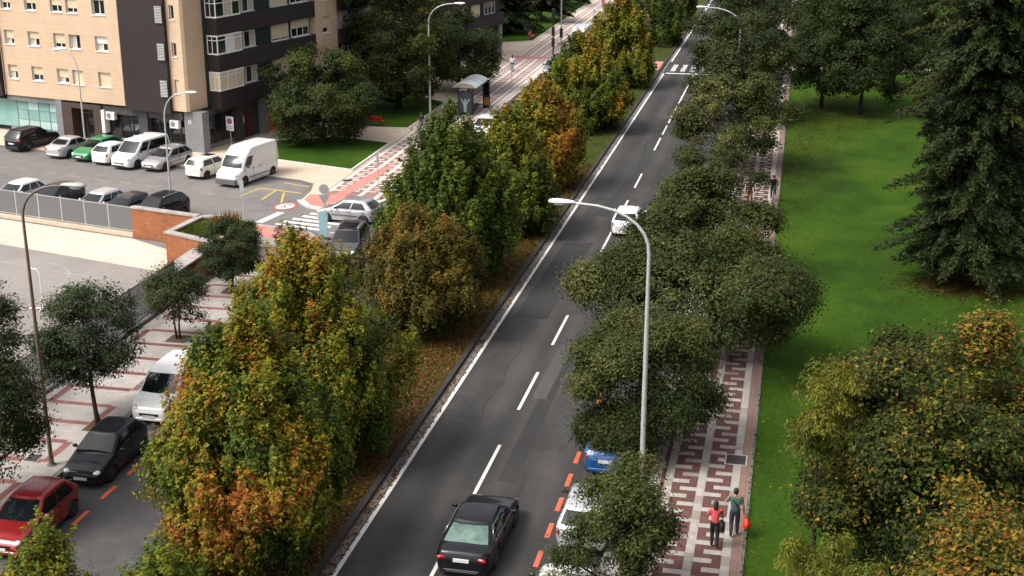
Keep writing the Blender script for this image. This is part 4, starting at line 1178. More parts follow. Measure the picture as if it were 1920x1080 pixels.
def car(name, kind, paint, loc, heading, label, cat='car', group='parked cars', glass=None, darkrim=False, roof=None, trim=True, parts_extra=None, rails=False):
    """heading: world angle of the car's front, radians (0 = +X)"""
    p = CARS[kind]
    L, Wd, H, r = p['L'], p['W'], p['H'], p['r']
    root = empty(name, (loc[0], loc[1], loc[2] if len(loc) > 2 else 0.005), heading, label, cat, group)
    X = lambda d: L / 2 - d            # d from the front bumper
    xw = [p['fo'], p['fo'] + p['wb']]
    ra = r * 1.17
    ds = {0, .015, .05, .10, .18, L - .18, L - .10, L - .05, L - .015, L}
    n = int(L / 0.16)
    ds |= {L * i / n for i in range(n + 1)}
    for c in xw:
        ds |= {c + ra * math.cos(PI * i / 10) for i in range(11)} | {c - ra - .004, c + ra + .004}
    ds = sorted(d for d in ds if 0 <= d <= L)
    dd = [ds[0]]
    for d in ds[1:]:
        if d - dd[-1] > 0.003:
            dd.append(d)
    fr = [0, .10, .28, .52, .74, .90, .975, 1.0, 1.0, 1.0]
    vs, fs = [], []
    NS = None
    for d in dd:
        e = min(d, L - d)
        pl = 1 - 0.11 * max(0, 1 - e / 0.95) ** 2
        if e < 0.34:
            pl -= 0.26 * (1 - math.sqrt(max(0, 1 - (1 - e / 0.34) ** 2)))
        hw = Wd / 2 * pl
        zt = interp(p['top'], d)
        zb = 0.19 + 0.11 * max(0, 1 - e / 0.45) ** 2
        for c in xw:
            if abs(d - c) < ra:
                zb = max(zb, r + math.sqrt(max(0, ra * ra - (d - c) ** 2)))
        zb = min(zb, zt - 0.06)
        half = []
        ys = [None] * 7 + [.80, .45, 0.0]
        zt0 = max(zt, 0.5)
        for q, f in enumerate(fr):
            z = lerp(zb, zt, f)
            g = (z - 0.19) / (zt0 - 0.19)
            if q < 7:
                yv = hw * float(np.interp(g, [0, .10, .28, .55, .70, .82, .93, 1.0], [.92, .965, .99, 1.0, .995, .97, .94, .89]))
            else:
                yv = hw * ys[q]
                z = zt + (0.008, 0.040, 0.052)[q - 7] * min(1, e / .5)
            half.append((yv, z))
        row = [(X(d), -a, z) for a, z in half] + [(X(d), a, z) for a, z in reversed(half[:-1])]
        NS = len(row)
        vs += row
    for i in range(len(dd) - 1):
        for k in range(NS - 1):
            fs.append((i * NS + k, i * NS + k + 1, (i + 1) * NS + k + 1, (i + 1) * NS + k))
    fs.append(tuple(range(NS)))
    fs.append(tuple(range((len(dd) - 1) * NS + NS - 1, (len(dd) - 1) * NS - 1, -1)))
    bd_ = MB().add(vs, fs).build('body', paint, root, True)
    for pg in bd_.data.polygons:
        if len(pg.vertices) > 4:
            pg.use_smooth = False
    ub = MB().box(X(L - .12), X(.12), -Wd * .40, Wd * .40, .16, .55)
    ub.build('underbody', M_BLACK, root)

    # cabin
    belt = interp(p['top'], (p['cowl'] + p['rb']) / 2) - 0.02
    zc = interp(p['top'], p['cowl']) - .03
    zr = interp(p['top'], p['rb']) - .02
    rz = H - 0.075
    tall = kind in ('highvan', 'minibus', 'mpv')
    wb0, wr = Wd / 2 * 0.93, Wd / 2 * (0.86 if tall else 0.70)

    def hwid(t):
        return lerp(wb0, wr, t ** 1.35)

    def front(a, t):
        w = hwid(t)
        x = lerp(X(p['cowl']), X(p['rf']), t ** (1.7 if kind == 'highvan' else 1.0)) + 0.16 * (1 - a * a) * (1 - .35 * t)
        return Vector((x, a * w * 0.985, lerp(zc, rz, t)))

    def rear(a, t):
        w = hwid(t)
        x = lerp(X(p['rb']), X(p['rr']), t ** 1.15) - 0.09 * (1 - a * a)
        return Vector((x, a * w * 0.985, lerp(zr, rz, t)))

    def side(sg, bq, t):
        f, q = front(1, t), rear(1, t)
        x = lerp(f.x, q.x, bq)
        w = hwid(t) * (1 + 0.035 * math.sin(PI * bq))
        return Vector((x, sg * w, lerp(f.z, q.z, bq) + 0.02 * math.sin(PI * bq) * t))

    ts = [0, .15, .35, .6, .82, .95, 1.0]
    nf, ns = 8, 14
    ring_n = None
    vs = []
    for t in ts:
        row = [front(-1 + 2 * i / nf, t) for i in range(nf)] + [side(1, i / ns, t) for i in range(ns)]
        row += [rear(1 - 2 * i / nf, t) for i in range(nf)] + [side(-1, 1 - i / ns, t) for i in range(ns)]
        ring_n = len(row)
        vs += row
    base = vs[-ring_n:]
    cx = sum(q.x for q in base) / ring_n
    for sc, dz in ((.965, .028), (.90, .048), (.75, .064), (.5, .072), (.25, .075)):
        vs += [Vector((cx + (q.x - cx) * sc, q.y * sc, lerp(q.z, rz, 1 - sc) + dz)) for q in base]
    fs = []
    rows = len(ts) + 5
    for i in range(rows - 1):
        for k in range(ring_n):
            j = (k + 1) % ring_n
            fs.append((i * ring_n + k, i * ring_n + j, (i + 1) * ring_n + j, (i + 1) * ring_n + k))
    fs.append(tuple(range((rows - 1) * ring_n, rows * ring_n)))
    MB().add(vs, fs).build('cabin', roof or paint, root, True)
    G = glass or M_CGLASS

    def patch(nm, fn, a0, a1, t0, t1, off, m=None, na=8, nt=5):
        g = [[fn(lerp(a0, a1, i / na), lerp(t0, t1, j / nt)) for i in range(na + 1)] for j in range(nt + 1)]
        q = [Vector(v) + off for row in g for v in row]
        ff = [(j * (na + 1) + i, j * (na + 1) + i + 1, (j + 1) * (na + 1) + i + 1, (j + 1) * (na + 1) + i) for j in range(nt) for i in range(na)]
        return MB().add(q, ff).build(nm, m or G, root, True)
    slope = (rz - zc) / max(.1, p['rf'] - p['cowl'])
    patch('windshield', front, -.90, .90, .07, .93 if kind != 'highvan' else .62, Vector((.012, 0, .012)), M_CGLASS)
    if kind != 'highvan':
        patch('rear_window', rear, -.86, .86, (.20 if kind != 'sedan' else .10), .90, Vector((-.012, 0, .012)))
    for sg in (1, -1):
        for a0, a1 in p['sidew']:
            patch('side_window', lambda b_, t_, sg=sg: side(sg, b_, t_), a0, a1, .10, .86 if kind != 'highvan' else .58, Vector((0, sg * .010, .003)), M_CGLASS, 6, 4)
    # wheels
    ty, rm = wheel_meshes(r, .20, darkrim)
    for c in xw:
        for sg in (1, -1):
            w = link('wheel', ty, root, (X(c), sg * (Wd / 2 - .115), r))
            if sg < 0:
                w.rotation_euler = (0, 0, PI)
            link('rim', rm, w)
    # lamps, plates, grille, mirrors, trims
    zh = interp(p['top'], .25) - .09
    for sg in (1, -1):
        Mz = Matrix.Rotation(-sg * .45, 3, 'Z') @ Matrix.Rotation(.35, 3, 'Y')
        MB().ell((X(.20), sg * (Wd / 2 - .30), zh), (.16, .19, .075), 10, 6, Mz).build('headlight', M_HEADL, root, True)
        zt_ = interp(p['top'], L - .2) - (.16 if kind not in ('highvan',) else .05)
        tall_l = .20 if kind in ('suv', 'hatch', 'mpv', 'cube', 'highvan', 'minibus', 'hatch5') else .085
        MB().ell((X(L - (.09 if tall_l < .1 else .15)), sg * (Wd / 2 - (.34 if tall_l < .1 else .22)), zt_ - .05), (.09, .25 if tall_l < .1 else .12, .085 if tall_l < .1 else tall_l * .75), 12, 8, Matrix.Rotation(sg * .38, 3, 'Z')).build('taillight', M_TAILL, root, True)
        mz = belt + .06
        mx = MB().ell((X(p['cowl'] + .42), sg * (Wd / 2 + .10), mz), (.07, .11, .075), 10, 6)
        mx.box(X(p['cowl'] + .45), X(p['cowl'] + .39), min(sg * (Wd / 2 - .06), sg * (Wd / 2 + .06)), max(sg * (Wd / 2 - .06), sg * (Wd / 2 + .06)), mz - .06, mz - .03)
        mx.build('mirror', paint if not trim else M_BLACK, root, True)
        dx = X(lerp(p['cowl'], p['rb'], .52))
        for hx in (dx + .25, dx - .75):
            if kind in ('highvan',) and hx < dx:
                continue
            MB().box(hx - .09, hx + .09, min(sg * (Wd / 2 - .02), sg * (Wd / 2 + .014)), max(sg * (Wd / 2 - .02), sg * (Wd / 2 + .014)), belt - .17, belt - .14).build('door_handle', paint if not trim else M_BLACK, root)
        if trim:
            MB().box(X(xw[1] - ra - .05), X(xw[0] + ra + .05), min(sg * (Wd / 2 - .03), sg * (Wd / 2 + .012)), max(sg * (Wd / 2 - .03), sg * (Wd / 2 + .012)), .50, .55).build('side_moulding', M_BLACK, root)
        for f_ in (p['sidew'][0][0] * .2, p['sidew'][0][1] + .015):
            b = MB()
            sx_ = X(lerp(p['cowl'] + .12, p['rb'], f_))
            b.box(sx_ - .006, sx_ + .006, min(sg * (Wd / 2 - .04), sg * (Wd / 2 + .003)), max(sg * (Wd / 2 - .04), sg * (Wd / 2 + .003)), .34, belt - .05)
            b.build('door_seam', M_BLACK, root)
        if kind in ('sedan',):
            ch = [side(sg, lerp(.03, .95, i / 10), .08) + Vector((0, sg * .016, 0)) for i in range(11)]
            ch += [side(sg, lerp(.95, .05, i / 10), .88) + Vector((0, sg * .016, 0)) for i in range(11)]
            MB().tube(ch, .011, 5).build('window_trim', M_CHROME, root, True)
        if rails:
            MB().tube([(X(p['rf'] + .15), sg * wr * .93, H - .03), (X(p['rf'] + .3), sg * wr * .93, H + .02), (X(p['rr'] - .3), sg * wr * .93, H + .02), (X(p['rr'] - .1), sg * wr * .93, H - .03)], .022, 6).build('roof_rail', M_CHROME, root, True)
    if kind == 'sedan':
        MB().box(X(L + .026), X(L - .1), -.50, .50, .315, .345).build('chrome_strip', M_CHROME, root)
    MB().box(X(.12), X(-.012), -.42, .42, .44, .54).build('grille', M_BLACK, root)
    MB().cbox(X(.14), X(-.02), -.60, .60, .25, .36, .03).build('front_bumper', M_BLACK if trim else paint, root)
    MB().box(X(.02), X(-.026), -.26, .26, .36, .47).build('number_plate', M_PLATE, root)
    MB().cbox(X(L + .02), X(L - .16), -.62, .62, .27, .40, .03).build('rear_bumper', M_BLACK if trim else paint, root)
    zp = .62 if kind not in ('sedan', 'coupe') else .66
    MB().box(X(L + .024), X(L - .06), -.26, .26, zp, zp + .11).build('number_plate', M_PLATE, root)
    return root


def paint(name, c, metal=0.3, rough=0.35, coat=0.8):
    dark = max(c) < 0.06
    return mat(name, c, rough, 0.0 if dark else metal, 0.15 if dark else 0.5, 0.45 if dark else coat)


P_BLACK = paint('paint_black', (0.008, 0.008, 0.010), 0.2)
P_NAVY = paint('paint_navy', (0.010, 0.012, 0.022), 0.3)
P_WHITE = paint('paint_white', (0.74, 0.73, 0.70), 0.0)
P_CREAM = paint('paint_cream', (0.72, 0.69, 0.60), 0.0)
P_SILVER = paint('paint_silver', (0.42, 0.42, 0.43), 0.55, 0.35)
P_SILVER2 = paint('paint_pale_silver', (0.52, 0.52, 0.53), 0.4, 0.35)
P_RED = paint('paint_red', (0.24, 0.010, 0.012), 0.3)
P_BLUE = paint('paint_blue', (0.006, 0.075, 0.23), 0.2)
P_GREEN = paint('paint_green', (0.006, 0.19, 0.065), 0.1)
P_BROWN = paint('paint_grey_brown', (0.085, 0.075, 0.070), 0.5)
P_GREY = paint('paint_grey', (0.035, 0.034, 0.038), 0.4)
P_GREYB = paint('paint_grey_blue', (0.20, 0.23, 0.26), 0.4)

N_, S_ = PI / 2, -PI / 2          # facing away / towards the camera
# carriageway
car('sedan_car', 'sedan', P_BLACK, (-9.45, 39.25), N_ - 0.015, 'black saloon driving away beside the centre dashes, red tail lights', glass=M_CGLASSG, trim=False, group='cars on the carriageway')
car('hatchback_car', 'hatch5', P_WHITE, (-9.55, 79.4), N_, 'white hatchback driving away beneath the lamp arm', trim=False, group='cars on the carriageway')
car('parked_hatchback', 'hatch5', P_BLUE, (-6.05, 47.1), N_, 'blue hatchback parked under the oak behind the lamp post', trim=False)
car('parked_hatchback', 'hatch5', P_SILVER2, (-6.05, 41.2), N_, 'silver hatchback parked under the small pale oak', group='parked cars')
car('parked_hatchback', 'hatch5', P_WHITE, (-6.05, 35.4), N_, 'white hatchback almost hidden under leaves at the bottom edge')
car('parked_hatchback', 'hatch', P_WHITE, (-6.1, 91.6), N_, 'white hatchback glimpsed through the thin sparse oak')
# service street
car('parked_hatchback', 'hatch', P_RED, (-24.62, 36.9), S_, 'dark red hatchback parked in the bottom left corner', trim=False)
car('parked_hatchback', 'hatch', P_BLACK, (-24.62, 42.2), S_, 'glossy black hatchback parked in front of the white people carrier', trim=False)
car('parked_people_carrier', 'mpv', P_WHITE, (-24.75, 48.1), S_, 'white people carrier parked behind the black hatchback, half hidden by leaves', trim=False)
car('suv_car', 'suv', P_BROWN, (-24.55, 70.6), S_ + 0.10, 'grey brown crossover with dark roof panel at the junction mouth', rails=True, group='cars on the carriageway')
car('hatchback_car', 'hatch', P_SILVER, (-26.95, 77.75), PI - 0.11, 'silver hatchback turning across the zebra crossing', group='cars on the carriageway')
car('parked_hatchback', 'hatch5', P_WHITE, (-24.6, 105.4), S_, 'white car mostly hidden behind the twin topped median tree')
car('parked_hatchback', 'hatch5', P_GREYB, (-24.75, 137.2), S_, 'grey car parked beyond the bus stop bars', darkrim=True)
car('parked_van', 'highvan', P_WHITE, (-25.0, 156.0), S_, 'white van parked beside the traffic light pole', 'van')
car('parked_hatchback', 'hatch5', P_GREYB, (-24.8, 165.5), S_, 'blue grey car behind the far white van')
car('parked_hatchback', 'hatch5', P_WHITE, (-24.8, 186.0), S_, 'small white car beside the walker in red far up the street')

# car park: back row (nose or tail against the flats), axis along t
AV = PI / 2 + KA
def lotcar(name, kind, pt, s, tnear, nose_near, label, **kw):
    L = CARS[kind]['L']
    x, y = ST(s, tnear + L / 2)
    return car(name, kind, pt, (x, y), AV + (PI if nose_near else 0), label, **kw)
lotcar('parked_suv', 'suv', P_BLACK, -12.9, -5.3, False, 'black crossover at the end of the row by the teal shop window', cat='car')
lotcar('parked_coupe', 'coupe', P_SILVER2, -8.35, -5.8, False, 'silver coupe seen from behind between the black crossover and the green car', trim=False)
lotcar('parked_hatchback', 'hatch5', P_GREEN, -5.85, -5.8, True, 'bright green car parked nose out in the row by the flats')
lotcar('parked_hatchback', 'hatch', P_WHITE, -3.75, -6.0, False, 'white hatchback squeezed between the green car and the white minibus', trim=False)
vb = lotcar('parked_minibus', 'minibus', P_WHITE, -1.40, -6.5, True, 'white minibus with long dark side windows and roof bars', cat='van')
for xx in (-.9, .3, 1.5):
    b = MB().tube([(-xx, -.80, 1.92), (-xx, -.78, 2.0), (-xx, .78, 2.0), (-xx, .80, 1.92)], .02, 6)
    b.build('roof_bar', M_GALV, vb)
lotcar('parked_coupe', 'hatch5', P_SILVER, 0.95, -6.1, True, 'silver car parked nose out right of the white minibus')
mini = lotcar('parked_compact', 'cube', P_CREAM, 5.25, -6.6, False, 'cream compact car with dark roof panel left of the tall van', darkrim=True, trim=False)
MB().cbox(-.45, .35, -.40, .40, 1.36, 1.452, .02).build('roof_panel', M_CGLASS, mini)
hv = lotcar('parked_van', 'highvan', P_WHITE, 8.75, -7.5, True, 'tall white panel van with grey bumper', cat='van')
MB().cbox(2.40, 2.66, -.86, .86, .24, .62, .05).build('front_bumper_cover', mat('grey_plastic', (0.10, 0.10, 0.105), 0.55), hv)
# front row (nose towards the fence)
lotcar('parked_hatchback', 'hatch5', P_WHITE, -0.85, -19.0, True, 'white car behind the fence at the left edge', trim=False)
lotcar('parked_hatchback', 'hatch5', P_NAVY, 1.95, -18.6, True, 'dark navy car behind the fence beside the lamp head', trim=False)
lotcar('parked_hatchback', 'hatch5', P_SILVER2, 5.75, -18.8, True, 'silver car behind the fence beside the black pair', trim=False)
lotcar('parked_hatchback', 'hatch5', P_GREY, 7.95, -18.8, True, 'charcoal car behind the fence next to the brick wall', trim=False)
lotcar('parked_suv', 'suv', P_BLACK, 10.35, -18.7, True, 'black crossover behind the brick wall at the lamp post foot', trim=False, rails=True)
# crossover roof panel
suv = [o for o in bpy.data.objects if o.name.startswith('suv_car')][0]
MB().cbox(-.95, .35, -.50, .50, 1.60, 1.678, .02).build('roof_panel', M_CGLASS, suv)

# ================================================================== BUILDINGS
def pierced_wall(b, horiz, plane, a0, a1, z0, z1, openings, depth, rv=None):
    """wall face with rectangular openings. horiz 's': face at t=plane looking to -t; 't': face at s=plane looking to +s. reveals go 'depth' inwards"""
    aa = sorted({a0, a1} | {o[0] for o in openings} | {o[1] for o in openings})
    zz = sorted({z0, z1} | {o[2] for o in openings} | {o[3] for o in openings})
    pt = (lambda a, z, d: (a, plane + d, z)) if horiz == 's' else (lambda a, z, d: (plane - d, a, z))
    for i in range(len(aa) - 1):
        for j in range(len(zz) - 1):
            ca, cz = (aa[i] + aa[i + 1]) / 2, (zz[j] + zz[j + 1]) / 2
            if ca < a0 or ca > a1 or any(o[0] < ca < o[1] and o[2] < cz < o[3] for o in openings):
                continue
            b.add([pt(aa[i], zz[j], 0), pt(aa[i + 1], zz[j], 0), pt(aa[i + 1], zz[j + 1], 0), pt(aa[i], zz[j + 1], 0)], [(0, 1, 2, 3)])
    for o in openings:
        x0, x1, y0, y1 = o[:4]
        d = depth
        for q in ([pt(x0, y0, 0), pt(x0, y1, 0), pt(x0, y1, d), pt(x0, y0, d)], [pt(x1, y0, 0), pt(x1, y0, d), pt(x1, y1, d), pt(x1, y1, 0)],
                  [pt(x0, y0, 0), pt(x0, y0, d), pt(x1, y0, d), pt(x1, y0, 0)], [pt(x0, y1, 0), pt(x1, y1, 0), pt(x1, y1, d), pt(x0, y1, d)]):
            (rv or b).add(q, [(0, 1, 2, 3)])


def window(parent, horiz, plane, a0, a1, z0, z1, depth, shut=0.0, panes=2, shutm=None, curtain=False, sill=True, fw=0.07, mframe=None):
    """white framed window standing at the back of its reveal; parts: frame (the window), pane, shutter, sill"""
    if horiz == 's':
        bx = lambda b, x0, x1, d0, d1, y0, y1: b.box(x0, x1, plane + d0, plane + d1, y0, y1)
    else:
        bx = lambda b, x0, x1, d0, d1, y0, y1: b.box(plane - d1, plane - d0, x0, x1, y0, y1)
    b = MB()
    f0, f1 = depth - .06, depth
    bx(b, a0, a1, f0, f1, z0, z0 + fw)
    bx(b, a0, a1, f0, f1, z1 - fw, z1)
    bx(b, a0, a0 + fw, f0, f1, z0 + fw, z1 - fw)
    bx(b, a1 - fw, a1, f0, f1, z0 + fw, z1 - fw)
    for k in range(1, panes):
        c = lerp(a0, a1, k / panes)
        bx(b, c - fw * .55, c + fw * .55, f0 + .005, f1 - .005, z0 + fw, z1 - fw)
    w = b.build('window', mframe or M_PVC, parent)
    for k in range(panes):
        c0, c1 = lerp(a0, a1, k / panes), lerp(a0, a1, (k + 1) / panes)
        g = MB()
        bx(g, c0 + fw * .6, c1 - fw * .6, depth - .03, depth - .02, z0 + fw * .9, z1 - fw * .9)
        g.build('pane', M_CURT if (curtain and k % 2 == 0) else M_GLASS, w)
    if shut > 0:
        s = MB()
        hh = (z1 - z0) * shut
        nsl = max(3, int(hh / .07))
        for k in range(nsl):
            zt = z1 - hh * k / nsl
            bx(s, a0 + .02, a1 - .02, f0 - .035 - (.008 if k % 2 else 0), f0 - .004, zt - hh / nsl, zt)
        s.build('shutter', shutm or M_SHUT, w)
    if sill:
        s = MB()
        bx(s, a0 - .04, a1 + .04, -.06, depth - .065, z0 - .07, z0 - .012)
        s.build('sill', M_PVC, w)
    return w


flats = empty('apartment_block', (KX, KY, 0.12), KA, 'beige and dark brown block of flats above the car park', 'building')
FL = 2.76
rows = [4.46 + FL * i for i in range(6)]
ZT = 20.6
rnd = random.Random(3)
# --- facade A (towards the car park)
colsA = [(-17.75, -16.75), (-15.28, -14.1), (-12.65, -11.46), (-11.08, -9.94), (-8.48, -7.24)]
opA = [(a0, a1, z, z + 1.12) for z in rows for a0, a1 in colsA]
b = MB()
rv = MB()
pierced_wall(b, 's', 0.0, -18.35, -5.75, 3.12, ZT, opA, 0.26, rv)
rv.build('window_reveals', mat('pale_reveal', (0.56, 0.54, 0.52), .6), flats)['kind'] = 'stuff'
b.add([(-18.35, 0, 3.12), (-5.75, 0, 3.12), (-5.75, 1.2, 3.12), (-18.35, 1.2, 3.12)], [(0, 1, 2, 3)])
b.build('facade_cladding', M_FACADE, flats)
shutsA = [[.92, .5, .55, 1.0, 1.0], [.60, .50, .62, 0, .42], [.52, .55, .58, .70, 0]]
shA = {0: [.48, .58, .62, 1.0, 1.0], 1: [.62, .5, .70, 0, .5], 2: [.55, .5, .55, .68, 0]}
for i, z in enumerate(rows):
    for j, (a0, a1) in enumerate(colsA):
        sv = shA[i][j] if i in shA else rnd.choice([0, .3, .5, .6, 1])
        window(flats, 's', 0.0, a0, a1, z, z + 1.12, 0.26, sv, 2, M_SHUTW if (i, j) == (1, 4) else None, curtain=rnd.random() < .4)
# dark block and corner cladding
b = MB()
opL = [(-2.13, -1.45, z - .25, z + 1.02) for z in rows]
b.box(-5.75, -1.45, -0.30, 1.2, 2.92, ZT)
b.build('dark_bay', M_BROWN, flats)
b = MB()
opC = [(-1.12, -0.70, z, z + 1.05) for z in rows]
pierced_wall(b, 's', 0.0, -1.45, -0.18, 3.12, ZT, opC, 0.22)
b.add([(-0.18, 0, 3.12), (0, .18, 3.12), (0, .18, ZT), (-.18, 0, ZT)], [(0, 1, 2, 3)])
b.add([(0, .18, 3.12), (0, 2.35, 3.12), (0, 2.35, ZT), (0, .18, ZT)], [(0, 1, 2, 3)])
b.add([(-1.45, 0, 3.12), (-.18, 0, 3.12), (0, .18, 3.12), (0, 2.35, 3.12), (-1.45, 2.35, 3.12)], [(4, 3, 2, 1, 0)])
b.build('corner_cladding', M_FACADE, flats)
for i, z in enumerate(rows):
    window(flats, 's', 0.0, -1.12, -.70, z, z + 1.05, 0.22, .95 if i == 0 else 0, 1)
    lv = MB().box(-2.15, -1.47, -.40, -.34, z - .27, z + 1.02)
    l0 = lv.build('louvre_screen', M_STONED, flats)
    for k in range(11):
        zz = z - .24 + k * .114
        MB().box(-2.13, -1.49, -.455, -.402, zz, zz + .055).build('slat', M_LOUV, l0)
# second dark bay at the far left of the facade with its balcony screens
b = MB().box(-23.5, -18.35, -0.30, 1.2, 3.0, ZT)
b.build('dark_bay', M_BROWN, flats)
for z in rows:
    l0 = MB().box(-19.3, -18.37, -.40, -.34, z - .27, z + 1.02).build('louvre_screen', M_STONED, flats)
    for k in range(9):
        MB().box(-19.28, -18.39, -.455, -.402, z - .24 + k * .14, z - .17 + k * .14).build('slat', M_LOUV, l0)
for sx in (-18.2, -5.95):
    MB().tube([(sx, -.08, 3.2), (sx, -.08, ZT - .2)], .05, 6).build('rain_pipe', mat('beige_pipe', (0.42, 0.31, 0.20), .5), flats)
# core and roof
MB().box(-40, -0.3, 1.2, 24, 0, ZT - .1).build('core_walls', M_STONED, flats)
MB().box(-40.2, 1.4, -.45, 24.2, ZT, ZT + .35).build('roof', M_STONED, flats)
# ground floor A
MB().box(-18.4, -12.95, .25, 1.15, 0, .42).build('shop_plinth', M_STONEG, flats)
MB().box(-18.4, -12.95, .20, 1.15, 2.66, 3.118).build('shop_fascia', M_STONEG, flats)
sw = MB()
for k in range(5):
    sx = -17.75 + k * 1.14
    sw.box(sx - .03, sx + .03, .48, .56, .42, 2.66)
for z in (1.1, 1.9):
    sw.box(-17.75, -13.2, .485, .555, z - .02, z + .02)
sw = sw.build('shop_window', M_STONEG, flats)
for k in range(4):
    for j, (z0, z1) in enumerate(((.44, 1.08), (1.12, 1.88), (1.92, 2.64))):
        sx = -17.75 + k * 1.14
        MB().box(sx + .03, sx + 1.11, .51, .53, z0, z1).build('pane', M_TEAL2 if j == 0 or (j == 2 and k in (1, 3)) else M_TEAL, sw)
MB().box(-22.5, -17.78, .51, .53, .44, 2.64).build('shop_window', M_TEAL, flats)
MB().box(-13.2, -12.55, .02, .9, 0, 3.115).build('pillar', M_STONEG, flats)
dw = MB().box(-12.55, -11.6, .05, 1.15, 0, 2.9)
dw.box(-9.4, -8.6, .05, 1.15, 0, 2.9)
dw.box(-12.55, -8.6, .06, 1.15, 2.55, 2.95)
dw.build('entrance_surround', M_BROWNST, flats)
dr = MB().box(-11.6, -9.4, .95, 1.0, 0, 2.54).build('entrance_door', M_GLASS, flats)
for sx in (-11.55, -10.9, -10.1, -9.45):
    MB().box(sx - .035, sx + .035, .90, .948, 0, 2.5).build('door_frame', mat('bronze_frame', (0.10, 0.07, 0.05), 0.4, 0.4), dr)
MB().box(-11.55, -9.45, .89, .949, 2.02, 2.10).build('door_frame', MATS['bronze_frame'], dr)
MB().box(-8.6, -8.3, .03, .9, .8, 2.6).build('notice_panel', M_PVC, flats)
MB().box(-8.6, -.8, .3, 1.15, 0, .35).build('shop_plinth', M_STONED, flats)
MB().box(-8.6, -.8, .22, 1.15, 2.35, 2.95).build('shop_fascia', M_STONED, flats)
sh = MB().box(-8.25, -.8, .60, .64, .35, 2.35).build('shop_window', M_GLASS, flats)
for sx in (-8.2, -7.1, -5.9, -4.75, -3.3, -2.3, -1.3):
    MB().box(sx - .03, sx + .03, .54, .598, .35, 2.35).build('mullion', mat('dark_frame', (0.05, 0.05, 0.052), 0.4, 0.4), sh)
MB().box(-8.2, -1.3, .535, .597, 2.0, 2.06).build('transom', MATS['dark_frame'], sh)
MB().box(-4.95, -4.1, .1, .9, 0, 2.94).build('pillar', M_STONED, flats)
for sx, z in ((-8.15, 1.9), (-1.95, 1.75)):
    ac = MB().cbox(sx, sx + .85, .05, .4, z, z + .6, .03).build('air_conditioner', M_PVC, flats)
    MB().lathe([(.22, -.012), (.22, .05), (.0, .051)], 14, 'y', (sx + .32, .06, z + .3)).build('fan_grille', M_STONEG, ac)
cp = MB().box(-.75, .95, .35, 1.15, 0, 3.08).build('corner_pillar', M_STONEG, flats)
for dx in (0.0, .16):
    MB().box(-.35 + dx, -.29 + dx, .33, .349, 2.1, 2.45).build('house_number_stroke', M_PVC, cp)
# --- facade B (towards the plaza): brown parapet bands, glazed bays, green recess panels
PB = 1.25
T0, T1 = 2.45, 15.85
MB().box(0.0, PB, T0, T1, 2.98, 3.10).build('bay_soffit', M_BROWN, flats)
MB().box(-.3, .25, 2.36, T1, 3.1, ZT).build('recess_panel', M_GREEN, flats)
for i in range(6):
    zb = 3.10 + FL * i
    pb = MB()
    pb.box(.255, PB, T0, T1, zb, zb + 1.28)
    pb.build('parapet_band', M_BROWN, flats)
    z0, z1 = zb + 1.28, zb + FL
    # glazed bay: corner part with side and front
    st = [(0, True), (1, False), (2, True)][i % 3]
    bay = MB()
    fwb = .07
    for ta, tb in ((T0, T0 + fwb), (T0 + 1.0, T0 + 1.08), (T0 + 2.02, T0 + 2.1), (T0 + 3.05 - fwb, T0 + 3.05)):
        bay.box(PB - .09, PB - .02, ta, tb, z0 + .09, z1 - .01)
    for za, zb_ in ((z0 + .005, z0 + .12), (z1 - .42, z1 - .36), (z1 - .12, z1 - .005)):
        bay.box(PB - .10, PB + .02, T0 - .03, T0 + 3.05, za, zb_)
        bay.box(.27, PB - .105, T0 - .03, T0 + .05, za, zb_)
    bay.box(.27, .34, T0 - .02, T0 + .04, z0 + .12, z1 - .12)
    bay.box(.70, .76, T0 - .02, T0 + .04, z0 + .12, z1 - .12)
    bo = bay.build('window', M_PVC, flats)
    tt = [T0 + .07, T0 + 1.0, T0 + 1.08, T0 + 2.02, T0 + 2.1, T0 + 2.98]
    for k in range(3):
        mm = M_SHUT if i == 0 else (M_SHUTW if (i == 1 and k == 1) else (M_CURT if (i + k) % 3 == 0 else M_GLASS))
        MB().box(PB - .06, PB - .045, tt[2 * k], tt[2 * k + 1], z0 + .12, z1 - .12).build('pane', mm, bo)
    MB().box(.34, PB - .1, T0 + .005, T0 + .02, z0 + .12, z1 - .12).build('pane', M_SHUT if i == 0 else M_GLASS, bo)
    MB().box(.255, PB - .12, T0 + 3.05, T0 + 3.25, z0, z1).build('bay_side_wall', M_GREEN, flats)
    MB().box(.255, .62, T0 + 3.25, T1, z0, z1).build('green_wall', M_GREEN, flats)
    wy0, wy1 = z0 + .02, z0 + 1.36
    window(flats, 't', .80, 5.85, 8.05, wy0, wy1 - .05, .18, 0, 3, curtain=True, sill=True)
    window(flats, 't', .80, 10.25, 12.65, wy0, wy1 - .05, .18, .86 if i % 3 == 1 else .95, 2, sill=True)
    window(flats, 't', .95, 13.0, 15.6, wy0 - .0, wy1 + .05, .30, .5 if i % 3 == 1 else .3, 3, sill=True)
